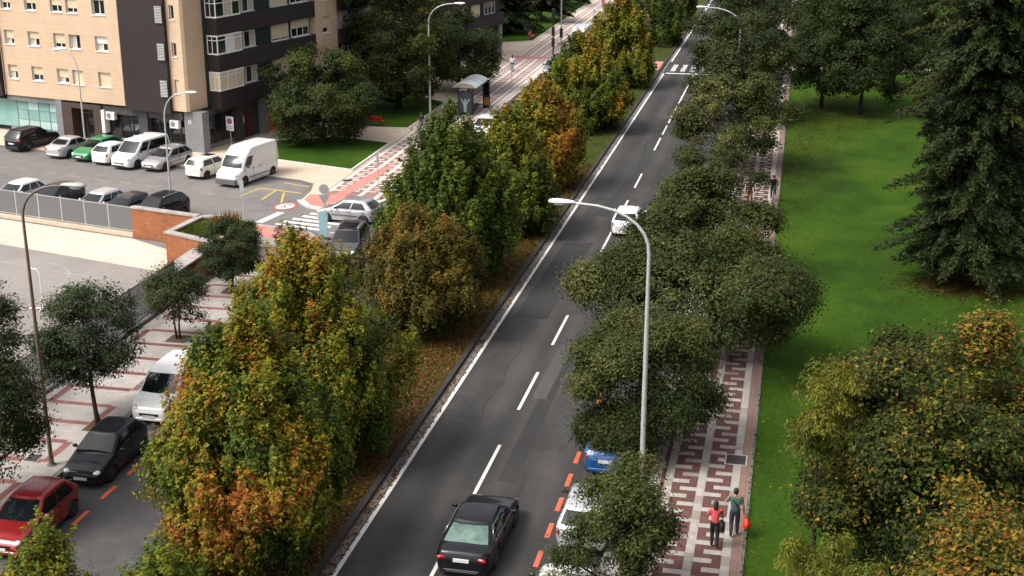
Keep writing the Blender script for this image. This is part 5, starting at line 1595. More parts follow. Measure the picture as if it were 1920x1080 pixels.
# beige wing and balconies further along
b = MB()
opW = [(16.9, 18.0, z - .15, z + 1.25) for z in rows]
pierced_wall(b, 't', PB + .02, T1, 19.2, 0.0, ZT, opW, .25)
b.add([(PB + .02, 19.2, 0), (-.3, 19.2, 0), (-.3, 19.2, ZT), (PB + .02, 19.2, ZT)], [(0, 1, 2, 3)])
b.add([(PB + .02, T1, 0), (-.3, T1, 0), (-.3, T1, ZT), (PB + .02, T1, ZT)], [(3, 2, 1, 0)])
b.build('wing_cladding', M_FACADE, flats)
for z in rows:
    window(flats, 't', PB + .02, 16.9, 18.0, z - .15, z + 1.25, .25, .7, 1)
for i in range(6):
    zb = 3.2 + FL * i
    MB().box(-.25, PB + .3, 19.25, 24.1, zb, zb + 1.15).build('balcony_parapet', M_BROWN, flats)
    g = MB().box(-.25, PB - .3, 19.35, 24.0, zb + 1.15, zb + FL).build('balcony_glazing', M_CURT if i % 2 else M_GLASS, flats)
    for k in range(6):
        MB().box(PB - .298, PB - .25, 19.4 + k * .9, 19.46 + k * .9, zb + 1.16, zb + FL - .01).build('mullion', M_PVC, g)
# ground floor B
MB().box(-.3, .35, 1.2, T1, 0, 3.0).build('shop_wall', M_STONED, flats)
sb = MB().box(.36, .40, 1.3, 4.8, .35, 2.5).build('shop_window', M_GLASS, flats)
for k in range(4):
    MB().box(.402, .46, 1.3 + k * 1.1, 1.36 + k * 1.1, .35, 2.5).build('mullion', MATS['dark_frame'], sb)
MB().box(.352, .42, 1.2, 4.9, .0, .34).build('shop_plinth', M_STONEG, flats)
MB().box(.352, .75, 4.9, 5.7, 0, 2.97).build('pillar', M_STONED, flats)
MB().box(.352, .40, 6.6, 7.3, 0, 2.3).build('door', mat('dark_red_door', (0.10, 0.012, 0.012), 0.5), flats)
MB().box(.352, .42, 5.8, 6.3, 1.2, 1.8).build('notice_panel', M_PVC, flats)
MB().box(.352, .85, 8.3, 9.0, 0, 2.97).build('pillar', M_STONEG, flats)
MB().box(.352, .60, 9.3, 10.2, 0, 2.4).build('orange_panel', mat('orange_panel', (0.45, 0.10, 0.03), 0.5), flats)
# canopy slab of the ground floor (pavement level shadow comes from the overhang)

# far block
far = empty('apartment_block', (KX, KY, 0.12), KA, 'far block of flats, dark brown bands and cream shutters beside the cedars', 'building')
MB().box(-16, -2.6, 44, 59.55, 0, 18).build('walls', M_BROWN, far)
MB().box(-16.2, -2.0, 43.9, 59.75, 18, 18.3).build('roof', M_STONED, far)
for i in range(5):
    zb = 3.0 + FL * i
    MB().box(-2.6, -2.1, 44, 59.6, zb, zb + 1.3).build('parapet_band', M_BROWN, far)
    for k, (a0, a1, sv) in enumerate(((45, 47, .3), (48.5, 50.5, .5), (52.3, 54.3, .9), (55.5, 58.2, 0))):
        window(far, 't', -2.42, a0, a1, zb + 1.32, zb + FL - .06, .18, sv, 3 if k == 3 else 2, sill=False)
for tt_ in (44.5, 52.0, 59.1):
    MB().box(-2.75, -2.25, tt_ - .25, tt_ + .35, 0, 2.98).build('pillar', M_STONEG, far)
MB().box(-2.66, -2.60, 53.0, 56.0, .1, 2.6).build('shop_window', M_GLASS, far)
MB().box(-2.66, -2.60, 56.3, 58.6, .1, 2.6).build('shop_window', M_TEAL2, far)

# ================================================================== FENCES AND WALLS
def bar_fence(name, label, s0, s1, pitch, h, rz, org, m, mpost, bar=.11, bw=.018, basez=.3, basem=None):
    f = empty(name, (org[0], org[1], 0.02), rz, label, 'fence')
    n = int(round((s1 - s0) / pitch))
    if basem:
        MB().box(s0, s1, -.14, .14, 0, basez).build('base_wall', basem, f)
    pm = MB().box(-.03, .03, -.03, .03, basez - .02, h + .06).mesh('post', mpost)
    b = MB()
    nb = int(pitch / bar)
    for k in range(1, nb):
        x = k * pitch / nb
        b.box(x - bw / 2, x + bw / 2, -.012, .012, basez + .06, h)
    pan = b.mesh('bars', m)
    rail = MB().box(.03, pitch - .03, -.02, .02, h - .06, h - .02).mesh('rail', mpost)
    for i in range(n + 1):
        link('post', pm, f, (s0 + i * pitch, 0, 0))
        if i < n:
            link('bars', pan, f, (s0 + i * pitch, 0, 0))['kind'] = 'stuff'
            link('rail', rail, f, (s0 + i * pitch, 0, 0))
            link('rail', rail, f, (s0 + i * pitch, 0, basez + .14 - h))
    return f


o_ = ST(0, -19.95)
bar_fence('railing_fence', 'grey bar fence on a low beige kerb between car park and school yard', -7.2, 11.3, 1.85, 1.85, KA, (o_[0], o_[1]), M_FENCE, M_GALV, bar=.085, bw=.07, basez=.26, basem=M_BEIGE)
bar_fence('palisade_fence', 'dark palisade fence running along the school pavement behind the trees', 0, 38.4, 2.4, 2.15, PI / 2, (-30.62, 22.4), M_FENCE2, M_FENCE2, bar=.11, bw=.05, basez=.22, basem=M_KERB)

bw_ = empty('brick_wall', (o_[0], o_[1], 0.02), KA, 'orange brick wall with stone coping ending the bar fence', 'wall')
MB().box(11.36, 16.2, -.16, .16, 0, 1.82).build('brickwork', M_BRICK, bw_)
for k in range(5):
    MB().cbox(11.32 + k * .98, 12.29 + k * .98, -.22, .22, 1.82, 1.92, .015).build('coping_stone', M_COPE, bw_)
pl_poly = [(-33.85, 66.95), (-30.55, 65.6), (-29.95, 69.3), (-31.9, 70.9), (-33.5, 70.35)]
pw = empty('brick_planter', (0, 0, 0.02), 0, 'raised brick planter with stone rim at the street corner', 'planter')
def wall_loop(poly, w, z0, z1, nm, m, parent, close=True, grow=0.0, zstep=0.002):
    n = len(poly)
    for i in range(n if close else n - 1):
        (x0, y0), (x1, y1) = poly[i], poly[(i + 1) % n]
        d = Vector((x1 - x0, y1 - y0)).normalized(); nn = Vector((-d.y, d.x)) * (w / 2)
        e = d * (w / 2 - .003 * i)
        MB().prism([(x0 - e.x - nn.x, y0 - e.y - nn.y), (x1 + e.x - nn.x, y1 + e.y - nn.y), (x1 + e.x + nn.x, y1 + e.y + nn.y), (x0 - e.x + nn.x, y0 - e.y + nn.y)], z0, z1 + zstep * i).build(nm, m, parent)
wall_loop(pl_poly, .30, 0, 1.72, 'brickwork', M_BRICK, pw)
wall_loop(pl_poly, .42, 1.735, 1.84, 'coping_stone', M_COPE, pw)
MB().prism(pl_poly, .5, 1.66).build('planting_soil', M_LAWN2, pw)
lw = empty('brick_wall', (0, 0, 0.02), 0, 'low brick wall with pale coping sloping from the planter to the palisade fence', 'wall')
MB().box(-31.75, -31.4, 60.6, 65.4, 0, 1.25).build('brickwork', M_BRICK, lw)
MB().box(-31.3, -30.85, 60.6, 66.0, 0, .9).build('brickwork', M_BRICK, lw)
for k in range(4):
    MB().cbox(-31.85, -30.8, 60.6 + k * 1.28, 61.86 + k * 1.28, 1.25, 1.35, .015).build('coping_stone', M_COPE, lw)


def tuft(name, label, x, y, z, n, R, hmin, hmax, pal, seed, lo, hi, wdt=.02):
    rng = np.random.default_rng(seed)
    a = rng.random(n) * 6.283
    r = R * np.sqrt(rng.random(n))
    base = np.stack([x + r * np.cos(a), y + r * np.sin(a), np.full(n, z)], 1)
    h = rng.uniform(hmin, hmax, n)
    lean = rng.normal(size=(n, 2)) * 0.16 + np.stack([np.cos(a), np.sin(a)], 1) * 0.15
    tip = base + np.stack([lean[:, 0] * h, lean[:, 1] * h, h], 1)
    T = unit(tip - base)
    Nn = unit(np.cross(T, rng.normal(size=(n, 3))))
    cols = ramp_cols(GREEN[pal], rng.uniform(lo, hi, n)) * rng.uniform(.7, 1.2, (n, 1))
    o = link(name, leaf_mesh(name, (base + tip) / 2, Nn, T, h, cols, M_LEAF, wdt))
    return tag(o, label, 'plant', kind='stuff')
tuft('dry_grass', 'tall dry reddish grass growing in the brick planter', -31.3, 69.2, 1.64, 420, 0.7, .4, .95, 'olive', 3, .6, 1.0, .05)
tuft('planter_grass', 'short green grass in the brick planter', -32.2, 68.2, 1.64, 1600, 1.25, .10, .30, 'lime', 4, .1, .7, .12)

# ================================================================== STREET FURNITURE
def street_lamp(name, label, x, y, h, arm, az, m, r0=.11, head=M_LAMPW, z=0.12, hs=1.0, up=1.7):
    """mast bending over into an arm; arm = reach of the lamp head, az = its direction"""
    t = empty(name, (x, y, z), az, label, 'street lamp', 'street lamps')
    path = [(0, 0, 0), (0, 0, .9), (0, 0, h * .5), (0, 0, h - up)]
    rad = [r0, r0 * .95, r0 * .8, r0 * .62]
    for k in range(1, 8):
        f = k / 7 * PI / 2
        path.append((arm * .78 * (1 - math.cos(f)) ** 1.1, 0, h - up + up * math.sin(f)))
        rad.append(r0 * (.62 - .03 * k))
    path.append((arm * .92, 0, h + .03))
    rad.append(r0 * .38)
    MB().tube(path, rad, 10).build('mast', m, t, True)
    MB().lathe([(r0 * 2.2, 0), (r0 * 2.2, .03), (r0 * 1.25, .05), (r0 * 1.2, .3)], 12).build('base_plate', m, t)
    MB().box(-.01, .03, r0 * .86, r0 * .97, .6, 1.1).build('service_door', m, t)
    L_ = .95 * hs
    prof = [(.05, -L_ * .50), (.10, -L_ * .40), (.15, -L_ * .15), (.175, L_ * .15), (.15, L_ * .38), (.08, L_ * .49), (.01, L_ * .5)]
    hb_ = MB().lathe([(r_ * hs, q) for r_, q in prof], 12, 'x', (arm, 0, h + .04))
    hb_.v = [(a, b_ * 1.0, h + .04 + (c - h - .04) * (.62 if c > h + .04 else .35)) for a, b_, c in hb_.v]
    hd = hb_.build('lamp_head', head, t, True)
    MB().ell((arm + .08 * hs, 0, h - .02), (.26 * hs, .12 * hs, .09 * hs), 10, 6).build('diffuser', mat('lamp_glass', (0.5, 0.5, 0.48), 0.2), hd, True)
    return t


street_lamp('street_lamp', 'tall pale grey lamp post arching over the carriageway in front of the oaks', -4.68, 45.0, 10.35, 3.1, PI, M_GALV, .105)
street_lamp('street_lamp', 'far grey lamp post arching over the carriageway among the oaks', -5.15, 119.5, 8.9, 3.4, PI, M_GALV, .105)
street_lamp('street_lamp', 'grey lamp post on the plaza behind the twin topped tree', -30.6, 110.3, 9.75, 2.7, 0, M_GALV, .105)
street_lamp('street_lamp', 'tall bronze lamp post rising between the school trees', -26.6, 41.6, 10.9, 2.1, 0, M_POLEB, .082, mat('dull_lamp_head', (0.34, 0.33, 0.31), 0.4), up=1.3)
street_lamp('street_lamp', 'slim lamp post at the corner behind the black crossover', -38.74, 77.3, 7.75, 1.9, 0.0, M_GALV, .075, hs=.85, z=0.0)
street_lamp('street_lamp', 'slim lamp post in front of the flats beside the green car', -53.6, 97.0 - 3.6, 7.5, 1.6, PI, M_GALV, .075, hs=.8, z=0.1)
t = empty('signal_mast', (-26.6, 152.0, .12), 0, 'grey mast with signal boxes beside the far white van', 'mast')
MB().tube([(0, 0, 0), (0, 0, 9)], [.09, .06], 8).build('mast', M_GALV, t)
MB().cbox(-.16, .16, -.16, .16, 1.6, 2.6, .03).build('signal_box', M_BLACK, t)
t = empty('traffic_light', (-26.75, 147.8, .12), 0, 'black traffic light post at the far crossing', 'traffic light')
MB().tube([(0, 0, 0), (0, 0, 5.2)], [.08, .06], 8).build('post', M_BLACK, t)
for z in (2.3, 1.1):
    h_ = MB().cbox(-.16, .16, -.24, .08, z, z + .95, .03).build('signal_head', M_BLACK, t)
    for k in range(3):
        MB().lathe([(.10, -.25), (.10, -.235), (.0, -.235)], 12, 'y', (0, -.0, z + .18 + .29 * k)).build('lens', mat('dark_lens', (0.03, 0.02, 0.02), .3), h_)
MB().cbox(-.16, .16, -.24, .08, 4.3, 5.25, .03).build('signal_head', M_BLACK, t)
t = empty('globe_lamp', (-35.0, 153.7, .12), 0, 'short lantern on a post in front of the far block', 'street lamp')
MB().tube([(0, 0, 0), (0, 0, 2.4)], .05, 8).build('post', M_GALV, t)
MB().lathe([(.08, 2.38), (.24, 2.55), (.30, 2.85), (.32, 2.87), (.05, 2.95)], 14).build('lantern', M_LAMPW, t, True)


def bench(label, x, y, rz, z=.2):
    t = empty('bench', (x, y, z), rz, label, 'bench', 'red benches on the plaza lawn')
    for k in range(4):
        MB().cbox(-.9, .9, -.22 + k * .115, -.12 + k * .115, .42, .455, .008).build('slat', M_REDBENCH, t)
    for k in range(3):
        MB().cbox(-.9, .9, .27 + k * .02, .30 + k * .02, .52 + k * .125, .63 + k * .125, .008).build('back_slat', M_REDBENCH, t)
    for sx in (-.7, .7):
        b = MB().box(sx - .03, sx + .03, -.2, .25, .36, .42)
        b.box(sx - .03, sx + .03, -.2, -.14, 0, .36)
        b.box(sx - .03, sx + .03, .24, .30, 0, .42)
        b.add([(sx - .03, .24, .42), (sx + .03, .24, .42), (sx + .03, .36, .9), (sx - .03, .36, .9), (sx - .03, .30, .42), (sx + .03, .30, .42), (sx + .03, .40, .9), (sx - .03, .40, .9)],
              [(0, 1, 2, 3), (4, 7, 6, 5), (0, 3, 7, 4), (1, 5, 6, 2), (2, 6, 7, 3)])
        b.build('leg', mat('dark_red_iron', (0.12, 0.012, 0.01), .5), t)
    return t
bench('red bench on the lawn edge right of the bushy plaza tree', -34.3, 106.1, PI + KA)
bench('dark red bench in the shade left of the bus shelter', -33.4, 118.2, 0.2)
bench('red bench far up the lawn beside the tiled pavement', -31.6, 182.0, PI / 2)
bench('red bench on the far lawn near the signal mast', -31.7, 160.8, PI / 2)

# bus shelter
bs = empty('bus_shelter', (-28.0, 112.4, .13), 0, 'bus shelter with a ribbed curved roof and a dark poster on its end', 'bus shelter')
for x in (-.65, .65):
    for y in (0.0, 4.0):
        MB().box(x - .05, x + .05, y - .05, y + .05, 0, 2.35).build('post', M_STONED, bs)
gr = MB()
N8 = 8
for y in (-.25, 4.3):
    pass
sec = [(-1.05 + 2.1 * k / N8, 2.42 + .42 * math.sin(PI * k / N8) ** .8) for k in range(N8 + 1)]
v_ = [(x, -.3, z) for x, z in sec] + [(x, 4.4, z) for x, z in sec]
MB().add(v_, [(k, k + 1, N8 + 2 + k, N8 + 1 + k) for k in range(N8)]).build('roof', mat('shelter_roof', (0.42, 0.45, 0.46), .25, var=.1), bs, True)
MB().add([(x, -.31, z) for x, z in sec] + [(x, -.25, z) for x, z in sec], [tuple(range(N8 + 1)), tuple(range(2 * N8 + 1, N8, -1))]).build('gable', mat('shelter_gable', (0.30, 0.25, 0.20), .5), bs)
for k in range(5):
    y = -.2 + k * 1.1
    MB().tube([(x * 1.01, y, z + .02) for x, z in sec], .03, 5).build('roof_rib', M_PVC, bs)
MB().box(-1.08, -.98, -.3, 4.4, 2.34, 2.44).build('gutter', mat('shelter_green', (0.02, 0.14, 0.07), .4), bs)
MB().box(.98, 1.08, -.3, 4.4, 2.34, 2.44).build('gutter', MATS['shelter_green'], bs)
MB().box(-.72, -.69, .1, 3.9, .2, 2.2).build('glass_panel', mat('shelter_glass', (0.10, 0.13, 0.13), .1), bs)
pf = MB().box(-.62, .62, -.16, -.04, .12, 2.12).build('poster_case', M_BLACK, bs)
pc = MB().box(-.54, .54, -.168, -.162, .22, 2.02).build('poster', mat('poster_dark', (0.03, 0.045, 0.055), .3, var=.4, vscale=2), pf)
# pale figure with raised arms printed on the poster
fg = MB()
def q4(p): fg.add([(x, -.172, z) for x, z in p], [tuple(range(len(p)))])
q4([(-.10, .30), (.10, .30), (.15, .95), (.12, 1.18), (-.12, 1.18), (-.15, .95)])
q4([(-.12, 1.18), (-.15, .98), (-.42, 1.42), (-.34, 1.48)])
q4([(.12, 1.18), (.34, 1.48), (.42, 1.42), (.15, .98)])
q4([(.09 * math.cos(a * PI / 5), 1.34 + .12 * math.sin(a * PI / 5)) for a in range(10)])
fg.build('printed_figure', mat('poster_pale', (0.30, 0.36, 0.38), .4), pf)
MB().box(-.6, .6, .8, 3.3, .42, .46).build('bench_seat', M_STONED, bs)
tt_ = empty('information_totem', (-27.0, 116.2, .13), 0, 'slim black and amber information totem beside the bus shelter', 'totem')
MB().cbox(-.28, .28, -.10, .10, 0, 2.5, .02).build('column', M_BLACK, tt_)
MB().box(-.24, .24, -.106, -.101, .25, .95).build('amber_panel', mat('amber_panel', (0.40, 0.20, 0.05), .4), tt_)
MB().box(-.20, .20, -.106, -.101, 1.2, 2.2).build('dark_screen', M_CGLASS, tt_)


def post_sign(name, label, x, y, h, rz, build_plates, z=.12, r=.03, cat='sign'):
    t = empty(name, (x, y, z), rz, label, cat, 'road signs')
    MB().tube([(0, 0, 0), (0, 0, h)], r, 8).build('post', M_GALV, t)
    build_plates(t)
    return t


M_SIGNB = mat('sign_back', (0.30, 0.30, 0.30), .5, .2)
M_SIGNW = mat('sign_white', (0.68, 0.68, 0.68), .4)
M_SIGNV = mat('sign_blue', (0.13, 0.13, 0.32), .4)
M_SIGNR = mat('sign_red', (0.45, 0.04, 0.05), .4)
def p_nopark(t):
    p = MB().box(-.35, .35, -.05, -.032, 1.25, 2.35).build('plate', M_SIGNW, t)
    MB().lathe([(.24, -.058), (.24, -.0505)], 20, 'y', (0, 0, 2.0)).build('red_ring', M_SIGNR, p)
    MB().lathe([(.19, -.064), (.19, -.0585)], 20, 'y', (0, 0, 2.0)).build('blue_disc', M_SIGNV, p)
    MB().add([(-.15, -.068, 2.12), (-.12, -.068, 2.15), (.15, -.068, 1.88), (.12, -.068, 1.85)], [(0, 1, 2, 3)]).build('red_bar', M_SIGNR, p)
    for k in range(2):
        MB().box(-.24, .24, -.056, -.0505, 1.42 + .12 * k, 1.47 + .12 * k).build('text_line', mat('sign_text', (.2, .2, .22), .5), p)
post_sign('no_parking_sign', 'white no parking panel on a post in front of the flats', -42.75, 96.2, 2.4, KA, p_nopark)
def p_rect(t):
    MB().box(-.22, .22, .032, .05, 1.95, 2.75).build('plate', M_SIGNB, t)
post_sign('road_sign', 'grey back of a rectangular sign at the car park exit', -32.95, 75.3, 2.8, 2.6, p_rect)
def p_yield(t):
    MB().lathe([(.30, .035), (.30, .05)], 20, 'y', (0, 0, 2.95)).build('round_plate', M_SIGNB, t)
    MB().add([(-.36, .034, 2.62), (.36, .034, 2.62), (0, .034, 1.98), (-.36, .05, 2.62), (.36, .05, 2.62), (0, .05, 1.98)], [(0, 1, 2), (5, 4, 3), (0, 3, 4, 1), (1, 4, 5, 2), (2, 5, 3, 0)]).build('triangular_plate', M_SIGNB, t)
post_sign('give_way_sign', 'grey backs of a round and a triangular sign beside the silver hatchback', -26.95, 73.4, 3.25, PI + .1, p_yield)
def p_slim(t):
    MB().box(-.06, .06, .03, .05, 2.0, 2.75).build('plate', M_SIGNB, t)
post_sign('road_sign', 'slim post with an edge-on plate on the far tiled corner', -27.0, 84.0, 2.8, 0.3, p_slim)
def p_stop(t):
    MB().box(-.25, .25, .03, .05, 2.1, 2.6).build('plate', M_SIGNW, t)
post_sign('bus_stop_sign', 'thin post with a small plate at the bus stop bars', -26.5, 124.6, 2.7, .5, p_stop)
post_sign('road_sign', 'thin post far up the street by the cedar lawn', -27.2, 190.0, 3.2, .5, p_stop)
tb_ = empty('blue_totem', (-27.0, 73.1, .12), 0.2, 'pale blue curved totem beside the crossover', 'totem')
MB().add([(-.26, -.05, 0), (.22, -.05, 0), (.30, -.05, 1.5), (.22, -.05, 1.68), (-.12, -.05, 1.68), (-.22, -.05, 1.5), (-.26, .05, 0), (.22, .05, 0), (.30, .05, 1.5), (.22, .05, 1.68), (-.12, .05, 1.68), (-.22, .05, 1.5)],
         [(0, 1, 2, 3, 4, 5), (11, 10, 9, 8, 7, 6)] + [(i, (i + 1) % 6 + 0, (i + 1) % 6 + 6, i + 6) for i in range(6)]).build('panel', mat('pale_blue_panel', (0.27, 0.45, 0.48), .4, var=.1), tb_)
MB().box(-.3, .26, -.09, .09, 0, .06).build('foot', M_STONED, tb_)
# sapling guard
sg_ = empty('tree_guard', (-27.5, 67.6, .12), 0, 'small dark stake frame round the sapling', 'tree guard')
for a in range(3):
    MB().tube([(.3 * math.cos(a * 2.1), .3 * math.sin(a * 2.1), 0), (.3 * math.cos(a * 2.1), .3 * math.sin(a * 2.1), 1.1)], .025, 6).build('stake', M_BARKD, sg_)
MB().tube([(.3, 0, 1.05), (-.15, .26, 1.05), (-.15, -.26, 1.05), (.3, 0, 1.05)], .018, 6).build('tie', M_BARKD, sg_)
# small goal / hoop frame on the school court
gl = empty('net_post', (-36.6, 58.1, .03), .3, 'slim white portable net post standing on the school court', 'net post')
MB().tube([(0, 0, 0), (0, 0, 1.9), (-.1, .05, 2.1), (-.55, .2, 2.15)], .03, 6).build('upright', M_PVC, gl)
MB().tube([(-.1, -.5, .04), (.05, .5, .04)], .045, 6).build('foot', M_PVC, gl)
MB().tube([(-.7, .1, .04), (0, 0, .06)], .045, 6).build('foot', M_PVC, gl)


# ================================================================== SCOOTER AND BICYCLE
def torus(b, c, R, r, n=24, k=6, axis='y'):
    for i in range(n):
        pass
    vs, fs = [], []
    for i in range(n):
        a = 2 * PI * i / n
        for j in range(k):
            w = 2 * PI * j / k
            rr = R + r * math.cos(w)
            vs.append((c[0] + rr * math.cos(a), c[1] + r * math.sin(w), c[2] + rr * math.sin(a)))
    for i in range(n):
        for j in range(k):
            fs.append((i * k + j, ((i + 1) % n) * k + j, ((i + 1) % n) * k + (j + 1) % k, i * k + (j + 1) % k))
    b.add(vs, fs)
    return b


def bicycle(label, x, y, heading, col):
    t = empty('bicycle', (x, y, .13), heading, label, 'bicycle')
    fm = mat(col[0], col[1], .4)
    for cx in (.52, -.52):
        w = torus(MB(), (cx, 0, .34), .32, .022).build('wheel', M_TYRE, t, True)
        sp_ = MB()
        for k in range(7):
            a = PI * k / 7
            sp_.tube([(cx + .31 * math.cos(a), 0, .34 + .31 * math.sin(a)), (cx - .31 * math.cos(a), 0, .34 - .31 * math.sin(a))], .004, 4)
        o = sp_.build('spokes', M_GALV, w)
        o['kind'] = 'stuff'
    b = MB()
    for p_, q_ in (((-.52, 0, .34), (-.08, 0, .30)), ((-.52, 0, .34), (-.20, 0, .82)), ((-.08, 0, .30), (-.22, 0, .90)), ((-.20, 0, .80), (.34, 0, .84)), ((-.08, 0, .30), (.36, 0, .78)), ((.34, 0, .95), (.40, 0, .70)), ((.40, 0, .70), (.52, 0, .34))):
        b.tube([p_, q_], .02, 6)
    b.build('frame', fm, t)
    MB().tube([(.26, -.29, 1.02), (.34, -.15, 1.03), (.35, 0, .98), (.34, .15, 1.03), (.26, .29, 1.02)], .014, 6).build('handlebar', M_BLACK, t)
    MB().ell((-.24, 0, .95), (.13, .08, .035), 10, 6).build('saddle', M_BLACK, t, True)
    cr_ = MB().tube([(-.08, -.10, .20), (-.08, -.02, .30), (-.08, .10, .40)], .015, 6)
    cr_.build('crank', M_GALV, t)
    return t


sc_ = empty('scooter', (-25.35, 82.6, .01), S_ - .15, 'white and black scooter parked at the kerb against the tree', 'scooter')
for cx in (.62, -.58):
    torus(MB(), (cx, 0, .25), .19, .06).build('wheel', M_TYRE, sc_, True)
MB().add([(.50, -.2, .45), (.50, .2, .45), (.38, .24, .98), (.38, -.24, .98), (.62, -.08, .40), (.62, .08, .40), (.46, .14, 1.0), (.46, -.14, 1.0)],
         [(0, 3, 2, 1), (4, 5, 6, 7), (0, 1, 5, 4), (1, 2, 6, 5), (2, 3, 7, 6), (3, 0, 4, 7)]).build('leg_shield', P_WHITE, sc_)
MB().ell((-.38, 0, .52), (.45, .18, .24), 12, 8).build('rear_body', P_WHITE, sc_, True)
MB().cbox(-.75, .02, -.16, .16, .70, .82, .04).build('seat', M_BLACK, sc_)
MB().box(-.05, .45, -.17, .17, .24, .32).build('floorboard', M_BLACK, sc_)
MB().tube([(.40, -.34, 1.12), (.44, 0, 1.08), (.40, .34, 1.12)], .02, 6).build('handlebar', M_BLACK, sc_)
MB().tube([(.60, 0, .25), (.44, 0, 1.08)], .03, 6).build('fork', M_BLACK, sc_)
MB().cbox(-1.0, -.66, -.19, .19, .86, 1.2, .05).build('top_box', M_BLACK, sc_)
MB().ell((.53, 0, .95), (.08, .12, .08), 10, 6).build('headlight', M_HEADL, sc_, True)


